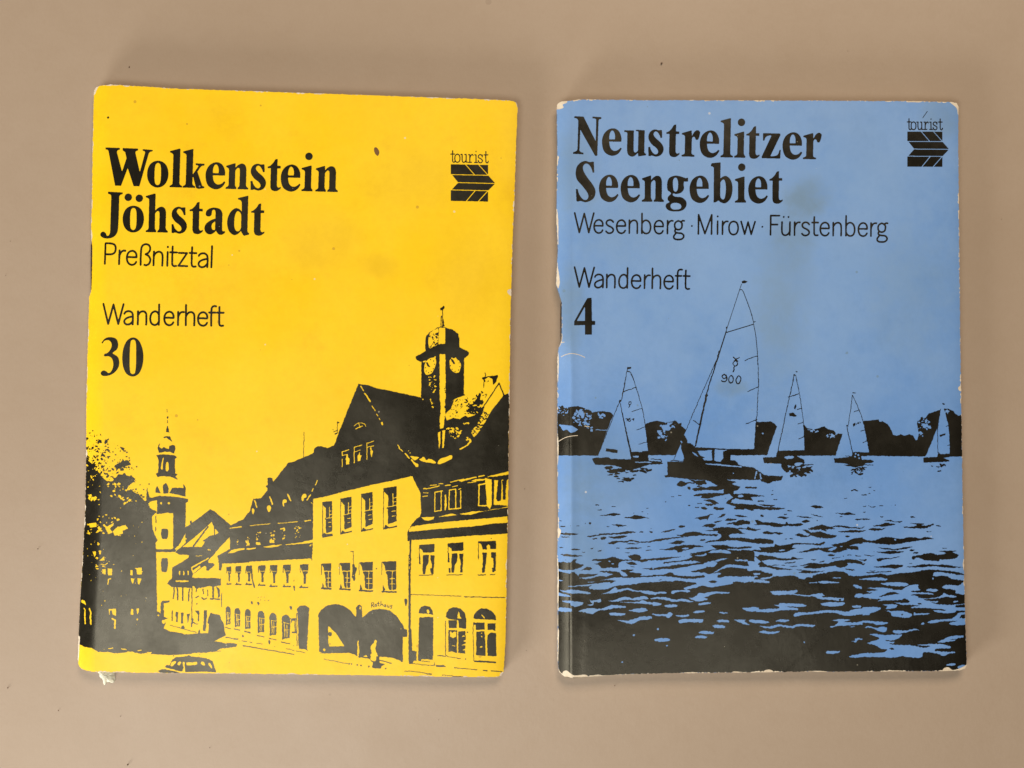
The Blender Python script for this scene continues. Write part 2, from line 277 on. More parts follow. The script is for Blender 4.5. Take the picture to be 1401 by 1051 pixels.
YELLOW = """
L town_hall_print
# great roofs, one mass, walls cut out below
K @7 0,1035 50,1000 100,980 130,935 165,900 175,850 200,770 280,765 345,680 345,655 330,650 330,635 350,630 345,560 370,550 395,560 405,595 480,500 560,400 620,385 715,345 800,310 820,290 830,250 860,232 890,230 945,240 960,250 1030,220 1051,170 @10 150,690 175,620 290,330 380,112 395,120 470,125 560,158 700,185 1020,255 @14 525,275 700,420 870,330 905,285 965,265 1100,240 1100,1051 @15 1100,700 @11 905,745 @8 830,770 820,480 0,522
L house_row_print
K @7 0,1035 50,1000 100,980 130,935 165,900 175,850 200,770 280,765 345,680 345,655 330,650 330,635 350,630 345,560 370,550 395,560 405,595 480,500 560,400 620,385 715,345 800,310 820,290 830,780 800,900 @8 830,480 0,522
L tree_print
K @1 110,500 150,540 190,560 240,590 255,640 300,700 340,735 400,745 440,700 470,665 560,680 610,690 640,715 620,750 570,790 550,830 600,830 680,880 720,920 760,965 800,1010 860,1051 @3 870,70 860,80 810,130 820,250 840,310 870,330 880,370 850,400 850,470 865,600 860,800 865,1051 @5 865,270 885,280 905,300 905,170 920,158 990,160 985,182 938,190 935,330 985,345 940,355 950,400 930,450 1000,480 @6 330,490 400,510 530,500 550,455 560,500 640,500 645,400 630,390 655,300 665,285 700,300 760,310 775,360 800,400 805,460 820,520 700,580 760,590 880,600 930,635 760,655 720,685 640,695 500,700 420,715 230,722 60,712 0,700 @5 700,710 600,690 500,700 430,705 350,690 260,690 190,650 120,645 45,625 -80,620 -80,-900 90,-900
# loose leaves of the crown
Sk 130 3 12 1.6 @1 105,290 180,200 330,270 420,330 540,380 570,480 690,620 640,660 520,600 430,700 330,690 240,580 120,500
Sk 120 4 17 1.7 @1 105,400 260,330 380,400 400,560 440,680 340,700 250,600 120,510
Sk 24 6 28 1.3 @1 440,560 500,500 560,540 600,580 500,640 430,640
K @1 255,310 290,320 300,345 265,345
K @1 330,310 355,315 355,345 320,350
K @1 480,385 530,400 520,430 500,410
K @1 110,290 145,290 120,330
K @1 450,560 560,520 600,570 480,600 440,640
Sk 46 6 20 1.5 @1 200,545 300,640 420,700 450,640 600,660 660,700 640,760 580,810 480,720 330,760 180,600
Sk 40 5 17 1.5 @1 560,790 640,810 740,900 790,1000 740,1000 640,900
Sy 26 5 17 1.6 @1 110,540 250,620 340,760 560,700 640,720 560,800 620,900 700,1000 500,1040 200,1040 120,800
Sy 22 8 24 1.4 @1 330,760 520,760 600,900 560,980 440,960
Sy 14 10 26 1.4 @1 125,870 250,900 240,940 130,940
Sy 34 7 22 1.5 @3 130,120 330,100 440,140 570,200 500,330 300,300 140,330
K @3 100,-20 240,-20 240,100 100,100
Y @3 150,200 235,190 240,230 180,240 160,240
Y @3 330,240 420,190 410,220 380,250 410,290 360,305
Y @3 410,280 450,240 540,210 570,250 510,270 515,300 430,325
Sy 28 5 16 1.6 @3 130,350 330,400 340,560 440,610 260,690 130,560
Y @3 195,490 235,485 235,520 215,545
Y @3 265,475 290,475 285,515 270,515
Y @3 270,580 320,535 325,575
y 8 @3 285,615 320,625 355,605
Sy 12 4 9 1.2 @3 560,120 760,120 760,1000 560,560
Sy 18 3 8 1 @3 120,650 800,650 800,1051 120,1051
Y @3 300,670 335,665 335,720 300,710
Y @3 355,655 405,665 400,730 360,730
y 12 @3 385,765 365,770 358,820
Y @3 590,675 615,680 612,728 588,728
Y @3 630,655 705,650 705,720 655,720 652,670
Y @3 595,760 632,765 615,820 600,800
Y @3 660,755 705,765 680,825 665,820
Y @5 65,165 105,170 125,215 70,195
y 14 @5 100,250 115,265 110,330 115,405
y 16 @5 165,250 180,290 175,340 182,405
Y @5 365,250 440,245 445,320 410,310 400,265 380,265 375,325
y 18 @5 405,350 432,365 430,445
Y @5 600,245 620,250 620,310 590,305
Y @5 655,245 683,245 665,305 658,300
Dy 18 @5 660,355 878,315
Dy 8 @5 655,410 293,213 320,662 750,165
y 9 @5 365,657 410,650
y 9 @5 500,660 550,665
y 9 @5 560,692 615,692
y 10 @5 665,675 700,672
Y @5 750,690 810,690 790,715
Y @5 915,365 945,365 940,400 918,395
Dk 14 @1 195,220 690,777 782,768 727,825 655,590 578,500
L church_print
k 7 @2 215,75 215,105
k 7 @2 225,150 222,170
Dk 20 @2 222,158
k 7 @2 218,190 220,215
K @2 215,245 225,250 238,315 205,310
K @2 180,360 200,352 250,355 255,380 275,410 235,385 210,368 185,375
K @2 145,420 130,440 120,470 135,525 180,512 250,515 290,530 300,490 300,450 280,440 240,450 235,485 205,480 180,460 165,480 145,470 135,455
K @2 105,550 150,538 220,538 300,550 320,565 298,585 300,735 322,742 305,770 330,800 290,785 240,765 180,762 120,770 100,738 125,725 130,600 118,570
YS @2 165,610 178,570 182,590 172,640 172,690 158,695 155,650
YS @2 205,630 220,615 232,640 232,695 215,712 203,700
K @2 95,930 100,890 118,860 150,938
K @2 172,870 185,845 205,828 225,860 232,895 230,940 180,940
K @2 240,935 270,885 300,880 385,885 378,840 400,865 410,900 405,970 330,955
K @2 10,860 20,920 38,980 60,985 130,965 250,968 435,995 430,1025 405,1040 405,1060 110,1060 110,1020 60,1020 20,1051 0,1051
K @4 110,-10 410,-10 405,235 405,300 300,490 90,490 90,450 280,450 280,90 110,100
Y @4 112,108 165,98 230,85 240,95 275,118 273,412 265,420 272,460 105,462 98,400 120,370 88,310 78,250 62,170 65,130
Y @1 790,950 865,935 865,1051 800,1010
Y @4 40,0 115,0 110,75 40,40
Dy 22 @2 155,1040
Dy 22 @2 235,1040
k 9 @4 103,120 103,185
k 9 @4 100,230 100,275
KS @4 160,260 190,250 225,258 218,350 190,355 160,345
Y @4 105,495 290,495 340,520 440,522 440,552 360,595 285,640 268,700 262,765 218,815 270,850 290,1060 @6 120,270 128,275 150,260 150,170 110,0
y 5 @4 105,508 290,508
KS @4 160,560 190,553 222,560 215,690 185,697 160,685
K @6 150,250 152,185 165,165 240,162 240,182 182,190 180,330 230,345 200,352 150,340
L house_row_print
K @4 300,490 405,400 405,235 455,205 450,168 465,168 475,190 660,50 700,70 870,215 1000,160 1060,100 1060,610 780,608 780,640 770,680 748,675 735,600 735,760 770,765 770,830 740,835 700,845 640,840 560,860 480,838 465,860 320,850 265,850 218,815 240,780 265,765 270,650 440,548 440,520 340,518
Y @4 370,440 480,355 590,260 675,180 700,240 745,290 720,310 650,325 630,345 580,375 605,385 570,438 450,440
k 16 @4 488,430 635,232
k 9 @4 700,240 703,312
Y @4 640,578 770,430 860,335 862,457 735,530 745,585 700,620 690,605 640,602
Y @4 840,505 880,467 1010,458 1010,468 930,480 890,500
y 10 @4 860,245 980,230
y 14 @4 305,458 385,395
Dy 14 @4 412,355 640,466 655,470
Y @4 460,645 640,548 645,558 475,655 480,680 555,625 560,650 480,715
Y @4 475,740 480,720 600,630 618,635 620,680 640,682 690,640 730,585 748,600 748,675 775,685 775,760 475,755
y 13 @4 345,690 345,722
y 13 @4 387,690 387,722
y 13 @4 433,690 433,722
y 16 @4 312,788 428,790
y 6 @4 515,530 575,530
k 13 @4 285,845 292,890 280,970
k 14 @4 318,850 325,900 325,980
k 15 @4 378,850 378,985
k 14 @4 448,870 440,910 438,990
k 9 @4 473,830 471,1051 @6 470,430
K @4 500,838 545,850 535,870 505,860
k 10 @4 520,870 515,900
k 12 @4 512,955 540,945
k 10 @4 585,870 590,920
k 12 @4 575,960 590,975 625,965
k 10 @4 632,880 635,940
k 16 @4 690,850 690,965
k 12 @4 660,970 755,975
K @4 720,840 755,865 760,940 740,970 738,900
k 8 @4 782,905 775,940 778,1051
Dk 16 @4 827,980 522,1020
# ground floor of the far houses
k 12 @6 272,270 268,370
K @6 310,275 330,280 325,385 308,380 312,330 300,320
K @6 360,285 388,290 380,350 385,395 360,400
K @6 420,300 450,298 430,405 425,360
K @6 500,265 548,268 545,380 530,375 535,310
K @6 595,258 628,262 622,370 612,475 585,475 590,380
K @6 468,340 488,350 485,395 462,430
k 8 @6 500,400 535,402
k 6 @6 242,415 520,490
KS @6 365,425 385,420 398,450 365,455
k 8 @6 460,350 500,400
# long wall with two storeys of windows
Y @4 787,612 1065,598 @8 780,490 795,485 820,480 830,1051 @9 830,1051 -120,1051 -120,560 @4 780,900
k 7 @8 822,270 815,1051
k 9 @9 818,0 812,660
K @8 798,485 822,485 820,540 800,540
"""
def _small_window(x, y, w, h, slant=0.0, tile=8):
    """a window of the long wall: head, half lit shutter, sill"""
    t = f"@{tile}\n"
    q = lambda *p: ' '.join(f"{x+a*w:.1f},{y+b*h:.1f}" for a, b in p)
    t += "K "+q((0,.02),(1,0),(1,.3),(.85,.42),(.72,.42),(.72,.85),(.45,.85),(.42,.45),(.2,.28))+"\n"
    t += f"k 5 "+q((.02,.05),(.02,.38))+"\n"
    t += f"k 13 "+q((.0,1.0),(.95,1.0))+"\n"+"K "+q((0,1.02),(.12,.88),(.35,1.02))+"\n"
    t += "y 5 "+q((.3,.3),(.95,.3))+"\n"
    return t
for x, y, w, h in ((20,558,56,190),(125,553,62,195),(252,550,72,205),(372,548,75,218),(505,543,80,225),(680,538,86,240)): YELLOW += _small_window(x,y,w,h)
for x, y, w, h in ((828,640,48,180),(925,640,52,182),(1025,640,50,182)): YELLOW += _small_window(x,y,w,h,tile=4)
def _arch_window(x, y, w, h, tile):
    q = lambda *p: ' '.join(f"{x+a*w:.1f},{y+b*h:.1f}" for a, b in p)
    t = f"@{tile}\nK "+q((.05,.2),(.1,.09),(.3,.01),(.5,0),(.75,.03),(.95,.12),(1,.25),(.95,.95),(.5,.95),(.1,1),(.08,.4))+"\n"
    t += "y 7 "+q((.3,.3),(.42,.72),(.4,.9))+"\ny 6 "+q((.3,.32),(.9,.36))+"\ny 6 "+q((.62,.4),(.64,.9))+"\ny 5 "+q((.35,.62),(.95,.6))+"\n"
    t += "k 8 "+q((.0,1.1),(.95,1.17))+"\n"
    return t
for x, y, w, h in ((5,238,62,195),(112,250,62,210),(240,268,76,230),(362,288,78,238),(488,308,92,255)): YELLOW += _arch_window(x,y,w,h,9)
for x, y, w, h in ((815,222,55,195),(910,240,57,195),(1012,255,57,200)): YELLOW += _arch_window(x,y,w,h,6)
YELLOW += """
k 14 @8 180,575 190,690 212,775
KS @8 610,770 620,760 628,790 625,815
k 6 @8 618,700 618,715
Dk 9 @8 250,880 280,878 315,878 275,905 320,912 352,914 362,912
KS @8 180,920 195,930 190,955 182,945
KS @8 240,930 262,935 258,962 246,955
KS @8 572,970 598,975 590,1008 575,990
KS @9 85,515 100,520 98,540 88,538
KS @9 355,570 375,575 370,612 358,605
k 6 @9 0,560 50,562
k 6 @9 85,572 135,580
k 6 @9 160,588 190,593
k 6 @9 235,600 295,610
k 9 @9 95,625 300,660 620,715
k 6 @9 540,655 620,675
k 5 @9 640,680 735,697
Dk 10 @9 418,636 615,625
k 8 @9 575,350 640,350
K @9 590,345 640,345 635,370 600,372 585,400
k 12 @9 628,360 632,490
k 16 @9 605,490 645,490
k 7 @9 645,290 650,630
KS @9 650,245 670,225 705,212 750,222 780,250 785,330 780,640 765,665 720,650 670,650 662,450 655,300
K @9 668,640 730,650 770,660 815,640 820,690 800,705 780,690 740,665 670,655
k 10 @9 805,500 810,680
Dk 16 @9 852,678
k 5 @9 925,765 990,775
# dormers and gutters of the long roof
y 12 @7 215,785 235,855
y 14 @7 370,750 398,825
y 14 @7 555,725 585,790
YS @7 185,875 205,870 210,890 200,925 190,920
YS @7 345,845 375,840 380,880 360,905 348,890
YS @7 503,785 540,780 540,810 520,815 515,848 503,830
YS @7 700,735 740,718 745,750 720,765 712,795 698,780
y 9 @7 858,580 838,628
y 9 @7 815,665 803,692
y 12 @7 788,730 752,780
Y @7 780,805 800,805 815,825
y 7 @7 165,1045 370,1025
y 7 @7 455,1022 655,1003
y 11 @7 730,998 788,990
y 7 @8 0,168 80,155
Y @8 0,385 110,375 110,390 60,398 0,420
Y @8 130,378 225,370 230,380 150,395 130,390
Y @8 290,365 400,345 510,338 440,360 360,372
Y @8 525,338 700,315 720,305 820,290 825,310 800,320 760,325 620,338 540,345
Y @8 765,355 800,330 795,355
Sy 9 5 11 1 @8 120,230 160,230 165,350 125,350
Y @8 138,320 150,285 162,350 135,350
Y @8 228,310 272,318 278,340 230,342
Sy 9 5 12 1 @8 230,210 275,210 272,310 235,310
Y @8 368,290 390,275 395,292 415,290 418,322 368,322
Sy 9 5 12 1.6 @8 370,190 415,190 418,280 385,280
Sy 14 5 13 1.6 @8 490,160 545,170 545,270 495,300
Sy 18 5 12 1.6 @8 625,150 690,150 685,270 630,285
Sy 8 4 9 1 @8 30,260 50,260 50,350 35,350
# mast and vane
L street_print
k 5 @7 722,85 718,345
L town_hall_print
k 5 @10 163,505 163,620
K @10 162,500 188,512 168,525
K @10 112,580 128,582 120,595
k 8 @10 125,608 165,590
k 12 @10 140,630 160,620
# gable
y 10 @10 403,138 430,185
y 14 @10 445,215 500,295
y 9 @10 518,340 550,392
y 9 @10 565,425 580,445
y 9 @10 590,468 598,482
y 16 @10 620,515 625,530
ys 6 @10 335,548 370,520 400,515 440,525 455,550
y 8 @10 350,578 420,548
y 7 @10 385,520 395,560
y 8 @10 213,965 215,885
y 8 @10 213,850 213,812 282,790
y 6 @10 215,850 270,838
Y @10 255,845 270,835 275,870 288,880 285,940 252,945 250,880
y 8 @10 335,930 338,765 412,745
y 6 @10 340,812 400,795
Y @10 370,850 385,835 388,800 395,845 412,850 395,905 370,910
y 8 @10 465,890 465,725 538,703
y 6 @10 470,768 538,748
Y @10 500,775 512,755 515,795 530,800 518,865 508,860
y 9 @10 785,745 805,785
y 9 @10 812,790 830,808
y 13 @10 860,830 900,880
ys 14 @10 925,895 955,935 985,945
Dy 28 @10 980,955
Dy 10 @10 893,803 908,823
Y @10 915,855 1000,865 960,900
Y @10 1000,890 1051,870 1051,915 1020,905
Y @14 0,870 95,880 60,910 40,905
YS @14 110,910 130,880 150,885 165,910 190,895 230,910 255,935 200,935 150,925
YS @14 270,935 300,895 345,880 415,870 360,920 290,948
Y @14 20,915 75,940 85,970 65,975
L clock_tower_print
K @13 195,1010 200,640 185,638 150,620 138,600 140,585 175,568 240,530 240,400 250,370 280,340 350,295 400,275 440,285 520,310 575,350 590,400 592,490 690,540 688,565 655,592 638,602 636,975 560,1051 560,1400 380,1400 180,1200
K @13 390,90 410,80 428,62 440,70 432,92 418,108 395,112
k 7 @13 416,100 416,270
k 8 @13 405,170 400,275
K @13 415,200 425,200 437,278 412,278
K @13 390,280 450,290 445,300 385,292
Y @13 285,345 330,310 372,295 375,320 372,460 290,500 275,490 270,400
Sk 34 4 14 1.2 @13 280,350 372,300 372,450 290,490
Y @13 380,288 445,290 443,455 375,458
YS @13 235,660 262,620 300,600 335,595 350,625 345,680 320,735 285,770 245,770 228,730
k 20 @13 258,655 270,680
k 10 @13 270,680 285,690
Dk 12 @13 295,618 325,632 335,665 322,712 300,740 275,752 248,735 240,700
YS @13 488,635 500,610 520,605 555,605 585,625 605,665 600,715 575,750 540,750 505,720 490,680
K @13 500,600 530,625 548,665 530,660 505,630
Dk 12 @13 585,650 595,690 580,725 545,738 515,715 497,680 575,620
Dy 16 @13 512,602 553,602 340,590
y 12 @13 222,640 240,632
Y @13 385,562 445,560 450,960 445,1051 388,1051
Sy 26 5 13 2 @13 270,800 340,770 350,930 300,980 275,900
Dy 14 @13 215,1025 293,1025 338,785
Y @14 290,160 345,160 345,420 340,520 325,600 295,610 290,530 300,420
Sk 22 4 11 1 @14 285,200 295,200 295,600 285,600
Sk 22 4 11 1 @14 340,200 350,200 345,600 335,600
k 12 @14 290,625 345,610
Y @14 275,640 300,635 295,760 285,805
Y @14 318,625 345,620 330,790 315,790
Sy 10 4 12 1 @14 195,310 270,330 260,420 220,400
L town_hall_print
Y @14 340,470 380,400 400,350 440,320 530,290 600,270 680,235 750,230 800,215 855,172 905,285 870,330 790,430 740,520 680,620 620,690 590,640 640,560 690,460 715,400 620,480 560,500 540,480 480,515 420,500 360,530
K @14 340,470 370,400 400,350 430,330 400,410 370,440
Sk 110 3 11 2.2 @14 360,450 440,330 620,270 760,240 700,400 620,470 400,510
K @14 560,370 640,340 665,270 690,270 680,330 720,350 640,400 700,410 690,460 600,470 540,440 590,400
Sk 60 4 15 2.0 @14 540,340 700,330 660,470 540,470
Sy 12 6 16 1.6 @14 560,350 700,360 640,470 560,460
k 10 @14 860,170 700,415
k 12 @14 860,170 905,285
K @14 700,400 725,395 690,470 660,540 640,590 600,600 610,520
Sk 95 4 12 1.8 @14 700,430 760,470 680,620 600,690 590,640 640,560
YS @14 545,690 580,700 595,735 560,745
Sk 8 4 10 1 @14 545,690 590,700 580,745 550,740
y 12 @14 575,740 555,765 487,805
Sy 46 5 14 1.5 @14 350,610 440,590 500,600 480,690 400,710
Sy 10 5 12 1.5 @14 500,560 580,540 570,560
K @14 695,118 735,108 850,92 848,115 840,130 830,160 805,190 795,130 760,112 720,138 700,135
k 8 @14 728,72 730,105
k 7 @14 715,130 712,215
Sk 10 4 9 1.5 @14 720,145 760,140 760,160 720,160
L street_print
k 6 @14 0,0 0,1
L town_hall_print
# main facade
Y @11 -85,320 0,305 250,240 500,180 700,140 920,88 945,112 905,145 950,170 1010,290 1020,470 950,560 905,620 880,660 900,1051 @12 900,1051 -80,1051 -150,960 -90,-100
K @11 905,140 945,118 975,160 1010,240 1020,285 1005,290 945,190 940,165 915,175 912,205
y 12 @11 950,140 1000,245
"""
def _tall(x0, y0, x1, y1, dy, tile, up=True):
    """a tall window of the main front: soffit, lit reveal, two rows of panes, sill"""
    w, h = x1-x0, y1-y0
    q = lambda *p: ' '.join(f"{x0+a*w:.1f},{y0+b*h-dy*a:.1f}" for a, b in p)
    t = f"@{tile}\nK "+q((0,.06),(0,.0),(1,0),(1,.86),(.36,.9),(.34,.52),(.22,.50),(.36,.47),(.36,.2),(.2,.14))+"\n"
    t += "k 6 "+q((.02,.05),(.0,.97))+"\n"
    t += "y 7 "+q((.36,.475),(1,.465))+"\ny 7 "+q((.72,.16),(.72,.46))+"\ny 6 "+q((.72,.28),(1,.27))+"\ny 6 "+q((.72,.38),(.98,.37))+"\n"
    t += "y 7 "+q((.62,.6),(.9,.6))+"\ny 6 "+q((.66,.72),(.92,.72))+"\n"
    t += "k 13 "+q((.02,.99),(1,.985))+"\nK "+q((0,1),(.15,.9),(.4,.96),(.3,1.0))+"\n"
    return t
for a in ((10,352,106,700,12,11),(195,318,308,682,22,11),(408,270,526,655,22,11),(635,212,772,632,24,11),(902,60,1000,250,14,8)):
    if a[5] == 11: YELLOW += _tall(*a)
YELLOW += _tall(912,805,1010,1165,12,7)
def _mid(x0, y0, x1, y1, tile):
    w, h = x1-x0, y1-y0
    q = lambda *p: ' '.join(f"{x0+a*w:.1f},{y0+b*h:.1f}" for a, b in p)
    t = f"@{tile}\nK "+q((0,.02),(1,0),(1,.94),(.55,.95),(.45,.88),(.4,.5),(.3,.38),(.2,.15))+"\n"
    t += "y 9 "+q((.3,.32),(1,.32))+"\ny 7 "+q((.72,.33),(.7,.95))+"\ny 7 "+q((.55,.58),(.9,.58))+"\ny 7 "+q((.55,.75),(.95,.75))+"\n"
    t += "k 5 "+q((0,.05),(0,.45))+"\nk 16 "+q((.02,1.0),(.98,1.02))+"\nK "+q((.05,1),(.1,.78),(.25,.95))+"\n"
    return t
for a in ((0,80,98,335,12),(183,73,295,345,12),(385,65,525,360,12),(618,58,768,370,12),(900,530,1000,790,8)): YELLOW += _mid(*a)
YELLOW += """
# hanging sign and lettering over the arch
k 7 @11 325,860 328,1000
k 8 @11 298,862 330,858
K @12 315,90 330,85 345,120 365,130 355,165 345,195 348,250 335,265 310,225 318,160
Dy 12 @12 325,205
Dk 14 @12 563,137
k 7 @12 512,530 514,488 532,485 539,495 534,505 516,508 541,527
k 7 @12 564,499 552,500 547,512 552,522 562,518 565,499 567,524
k 7 @12 586,476 584,515 594,520
k 7 @12 574,494 598,493
k 7 @12 613,466 609,518
k 7 @12 610,505 620,498 628,503 628,520
k 7 @12 657,505 645,505 640,516 645,526 655,523 658,505 660,530
k 7 @12 676,507 674,524 682,530 692,526 695,509 694,534
k 7 @12 726,514 712,511 708,520 722,530 720,541 705,540
KS @12 855,450 872,455 878,490 870,525 860,500
# two arches
KS @9 870,330 880,285 920,240 970,212 1051,198 @12 145,498 220,515 290,560 350,630 @12 360,640
K @9 872,300 878,285 1051,200 @12 360,635 370,880 375,1010 340,1015 290,1000 -25,1005 @9 905,695 878,690 870,480
K @12 352,640 360,580 352,535 385,503 415,520 415,580 420,640 470,590 520,560 600,545 700,565 780,630 840,720 850,755 880,760 880,835 835,835 835,1051 590,1040 550,1000 470,1020 390,1015 380,880 352,880
K @17 200,180 360,190 370,245 330,195 280,215 240,190
K @17 395,0 600,0 600,245 520,215 430,205 400,190
Y @9 975,425 1051,500 @12 165,820 235,930 80,935 70,900 68,730 75,722
KS @12 75,790 95,788 105,808 95,828 75,825
Dk 12 @12 88,910
Dy 26 @12 28,968
y 12 @12 375,880 378,1051
Y @17 265,90 270,90 275,210 262,210
YS @17 400,80 405,110 395,150 410,190 400,225 360,230 370,190 362,130 385,105
Y @12 388,520 405,530 400,560 388,548
K @17 402,205 425,200 428,250 470,265 440,275 440,295 372,290 378,250 360,238 400,240
k 9 @17 275,207 355,217
k 7 @17 430,235 515,255
k 4 @17 20,225 195,260
Dk 12 @17 205,260 220,262 262,268 290,272 348,280 472,295
L corner_house_print
# drain pipe and corner wing
k 16 @12 905,0 905,1000
k 10 @11 905,745 912,1051
k 9 @11 925,800 915,1051
K @11 875,665 900,640 915,660 900,675
K @17 642,0 662,0 668,160 700,170 700,240 680,235 672,255 655,262 645,240
Y @17 665,210 680,205 690,240 712,170 665,165
Y @15 0,165 30,150 45,185 105,310 115,500 100,540 30,620 0,640 -40,640 -40,200
K @15 0,640 75,555 100,540 120,575 240,560 300,600 30,630
Y @15 0,660 20,635 150,615 400,585 700,560 940,540 945,600 800,608 600,635 250,660 0,685
Y @15 115,545 240,540 225,565 180,580 145,575
Y @15 265,545 400,510 450,520 600,490 720,485 800,470 880,460 960,440 960,452 700,490 600,520 520,522 480,515 420,530
Y @15 470,195 560,170 640,155 650,165 560,185 500,205
Y @15 770,150 945,108 960,108 960,135 830,155 740,160
y 8 @15 175,270 290,245
y 8 @15 200,240 260,235
y 8 @15 285,225 320,222
y 10 @15 345,240 390,235
y 8 @15 395,208 520,180
y 8 @15 415,255 460,240
y 8 @15 560,215 640,205
Y @15 590,200 640,180 740,178 700,195 620,200
y 12 @15 665,157 720,145
y 8 @15 135,310 180,310
y 8 @15 130,345 175,340
y 12 @15 140,270 165,272
y 9 @15 245,490 245,305 320,292 290,300
y 9 @15 245,490 305,480 305,300
Y @15 340,330 352,325 360,430 350,480 338,480
y 10 @15 378,468 385,285 445,275 445,455
y 10 @15 378,468 492,460 492,290
y 8 @15 470,280 495,270
k 8 @15 465,280 470,450
y 14 @15 665,235 735,222
y 12 @15 670,240 665,435 740,435
Y @15 725,170 790,185 790,430 770,470 745,440 735,300
Y @15 815,190 850,190 830,370 850,395 880,385 885,190 900,185 895,380 920,380 935,190 960,170 960,440 870,430 810,425
K @15 850,195 880,192 872,380 845,385 835,370
K @15 890,195 930,190 922,370 900,375
K @15 785,430 870,428 870,440 790,455
Y @15 0,775 20,765 300,745 600,722 960,705 960,1200 0,1200
K @15 0,755 0,690 200,680 20,765 15,1051 5,1051
"""
def _wing(x0, y0, tile, right=True):
    t = f"@{tile}\n"
    q = lambda *p: ' '.join(f"{x0+a:.1f},{y0+b:.1f}" for a, b in p)
    t += "K "+q((0,10),(150,0),(150,75),(130,82),(40,85),(35,60),(0,40))+"\n"
    t += "K "+q((38,108),(95,105),(92,180),(70,220),(60,290),(35,290))+"\n"
    t += "K "+q((110,108),(150,108),(145,200),(140,290),(118,290),(125,200),(112,150))+"\n"
    t += "k 5 "+q((3,30),(5,190))+"\nK "+q((0,80),(12,110),(18,195),(5,190))+"\n"
    return t
YELLOW += _wing(92,800,15)+_wing(368,785,15)
YELLOW += """
@15
K 662,775 832,772 832,852 778,852 772,815 760,805 742,820 745,855 705,855 690,805 665,790
k 4 662,780 662,950
K 700,885 745,885 735,980 720,1060 700,1060 705,950
K 785,882 832,885 828,1060 808,1060 805,940 785,930
Dk 10 785,750
@16
k 16 75,0 70,850 75,895
K 195,-20 215,-20 215,25 198,25
K 270,-20 298,-20 298,25 275,25
K 445,-20 465,-20 465,25 448,25
K 560,-20 580,-20 580,25 562,25
K 765,-20 800,-20 790,25 768,25
K 862,-20 888,-20 885,22 865,22
k 7 165,50 295,45
k 7 430,48 578,46
k 8 730,48 800,48
k 8 845,47 892,45
k 6 85,233 300,240 570,252
k 8 595,256 990,268
KS 25,280 45,275 50,300 40,350 30,330
K -10,510 5,510 12,570 50,570 50,635 -10,635
K -10,510 10,540 5,880 -10,880
YS -10,560 -5,560 -5,565
K 160,415 165,375 185,350 220,340 265,350 290,385 300,428 250,420 200,418
Y 235,390 250,375 265,400 255,420 240,410
K 165,455 180,448 200,455 220,448 300,450 298,800 295,860 190,850 185,870 155,872 160,600
K 85,780 140,780 138,860 120,865 105,830 85,835
K 420,450 425,410 450,372 500,355 560,368 600,410 615,470 612,565 545,550 540,480 450,470
Y 535,420 545,395 560,450 575,465 530,465
K 445,480 525,480 525,555 450,555
K 445,575 528,578 525,795 480,780 445,785
Y 458,590 470,588 480,605 500,590 520,590 518,640 490,652 462,640
y 5 480,725 510,728
K 540,590 605,585 612,640 605,800 540,795
Y 570,640 590,625 610,640
Y 585,680 612,670 612,690
Y 570,720 610,705 610,725
Y 575,770 610,755 610,770
k 5 417,490 417,810 440,830 560,850
k 9 340,820 420,825
Dk 12 608,852
Dk 14 628,597
K 685,465 690,430 715,395 760,368 810,370 860,395 895,440 902,482 840,478 790,475 700,470
y 10 765,432 790,462
K 680,505 705,505 790,505 792,572 710,575 705,525 685,525
K 820,512 898,515 895,590 870,575 820,575
K 712,592 790,590 795,640 800,760 800,825 750,822 710,815
K 820,625 850,600 902,610 905,830 820,825 815,700
Dy 12 765,605 765,640
Y 745,735 770,728 770,745 745,745
k 5 690,510 680,560 688,870
y 6 805,640 808,820
k 16 700,875 790,880 895,890
k 6 90,895 240,912 305,915
k 5 310,885 312,915
K 320,910 400,910 425,930 330,925
k 7 500,935 720,958
k 10 780,965 815,967
k 8 855,970 960,980
k 7 25,968 110,970 240,990
K 230,988 290,992 285,1002 240,998
k 6 385,1005 480,1012
K 480,1015 560,1018 740,1040 640,1036 500,1028
k 5 190,872 270,880
L tree_print
K @6 560,500 640,500 645,400 630,390 655,300 665,285 700,300 760,310 775,360 800,400 805,460 820,520 700,580 640,620
K @6 700,590 760,590 830,605 880,600 930,635 850,648 760,655 720,685 640,695
L car_print
K @6 195,835 215,825 240,828 270,765 310,745 420,735 440,722 465,738 530,742 620,755 685,785 720,900 600,890 480,895 410,900 400,890 398,800 390,790 375,795 385,850 375,890 330,885 290,872 200,848
YS @6 250,830 265,795 290,785 310,790 290,820 265,838
YS @6 330,800 350,790 362,800 345,825 325,820
Y @6 412,800 440,798 522,792 525,815 500,825 415,830
YS @6 563,795 580,788 600,800 605,828 580,825 565,815
YS @6 640,810 655,805 675,835 680,860 655,840
KS @6 125,885 165,868 230,875 300,890 360,910 240,905 150,905
K @6 275,725 290,725 285,738 278,738
Dk 10 @6 555,712
L street_print
k 8 @6 820,540 950,560
k 8 @6 985,575 1035,583
K @6 820,595 880,598 935,610 925,640
k 8 @6 995,627 1051,635
Dk 16 @6 993,525
k 6 @6 620,690 770,680
L stain
KS @0 512,203 515,202 519,208 517,214 513,210
L ink_spot
Dk 3 @0 148,161
"""
YELLOW_WORN = """
@0
KS 120,119 128,114 136,115 131,121 127,128 124,127
KS 700,134 712,134 712,150 708,147 706,141
KS 122,178 124,181 124,187 121,187
KS 120,310 123,316 123,327 119,325
KS 113,620 116,616 116,626 112,626
KS 694,398 702,396 702,404 699,405
KS 98,912 104,914 112,919 130,921 126,930 98,930
KS 684,926 686,921 694,922 694,932
KS 100,880 107,872 106,890 104,910 100,912
"""
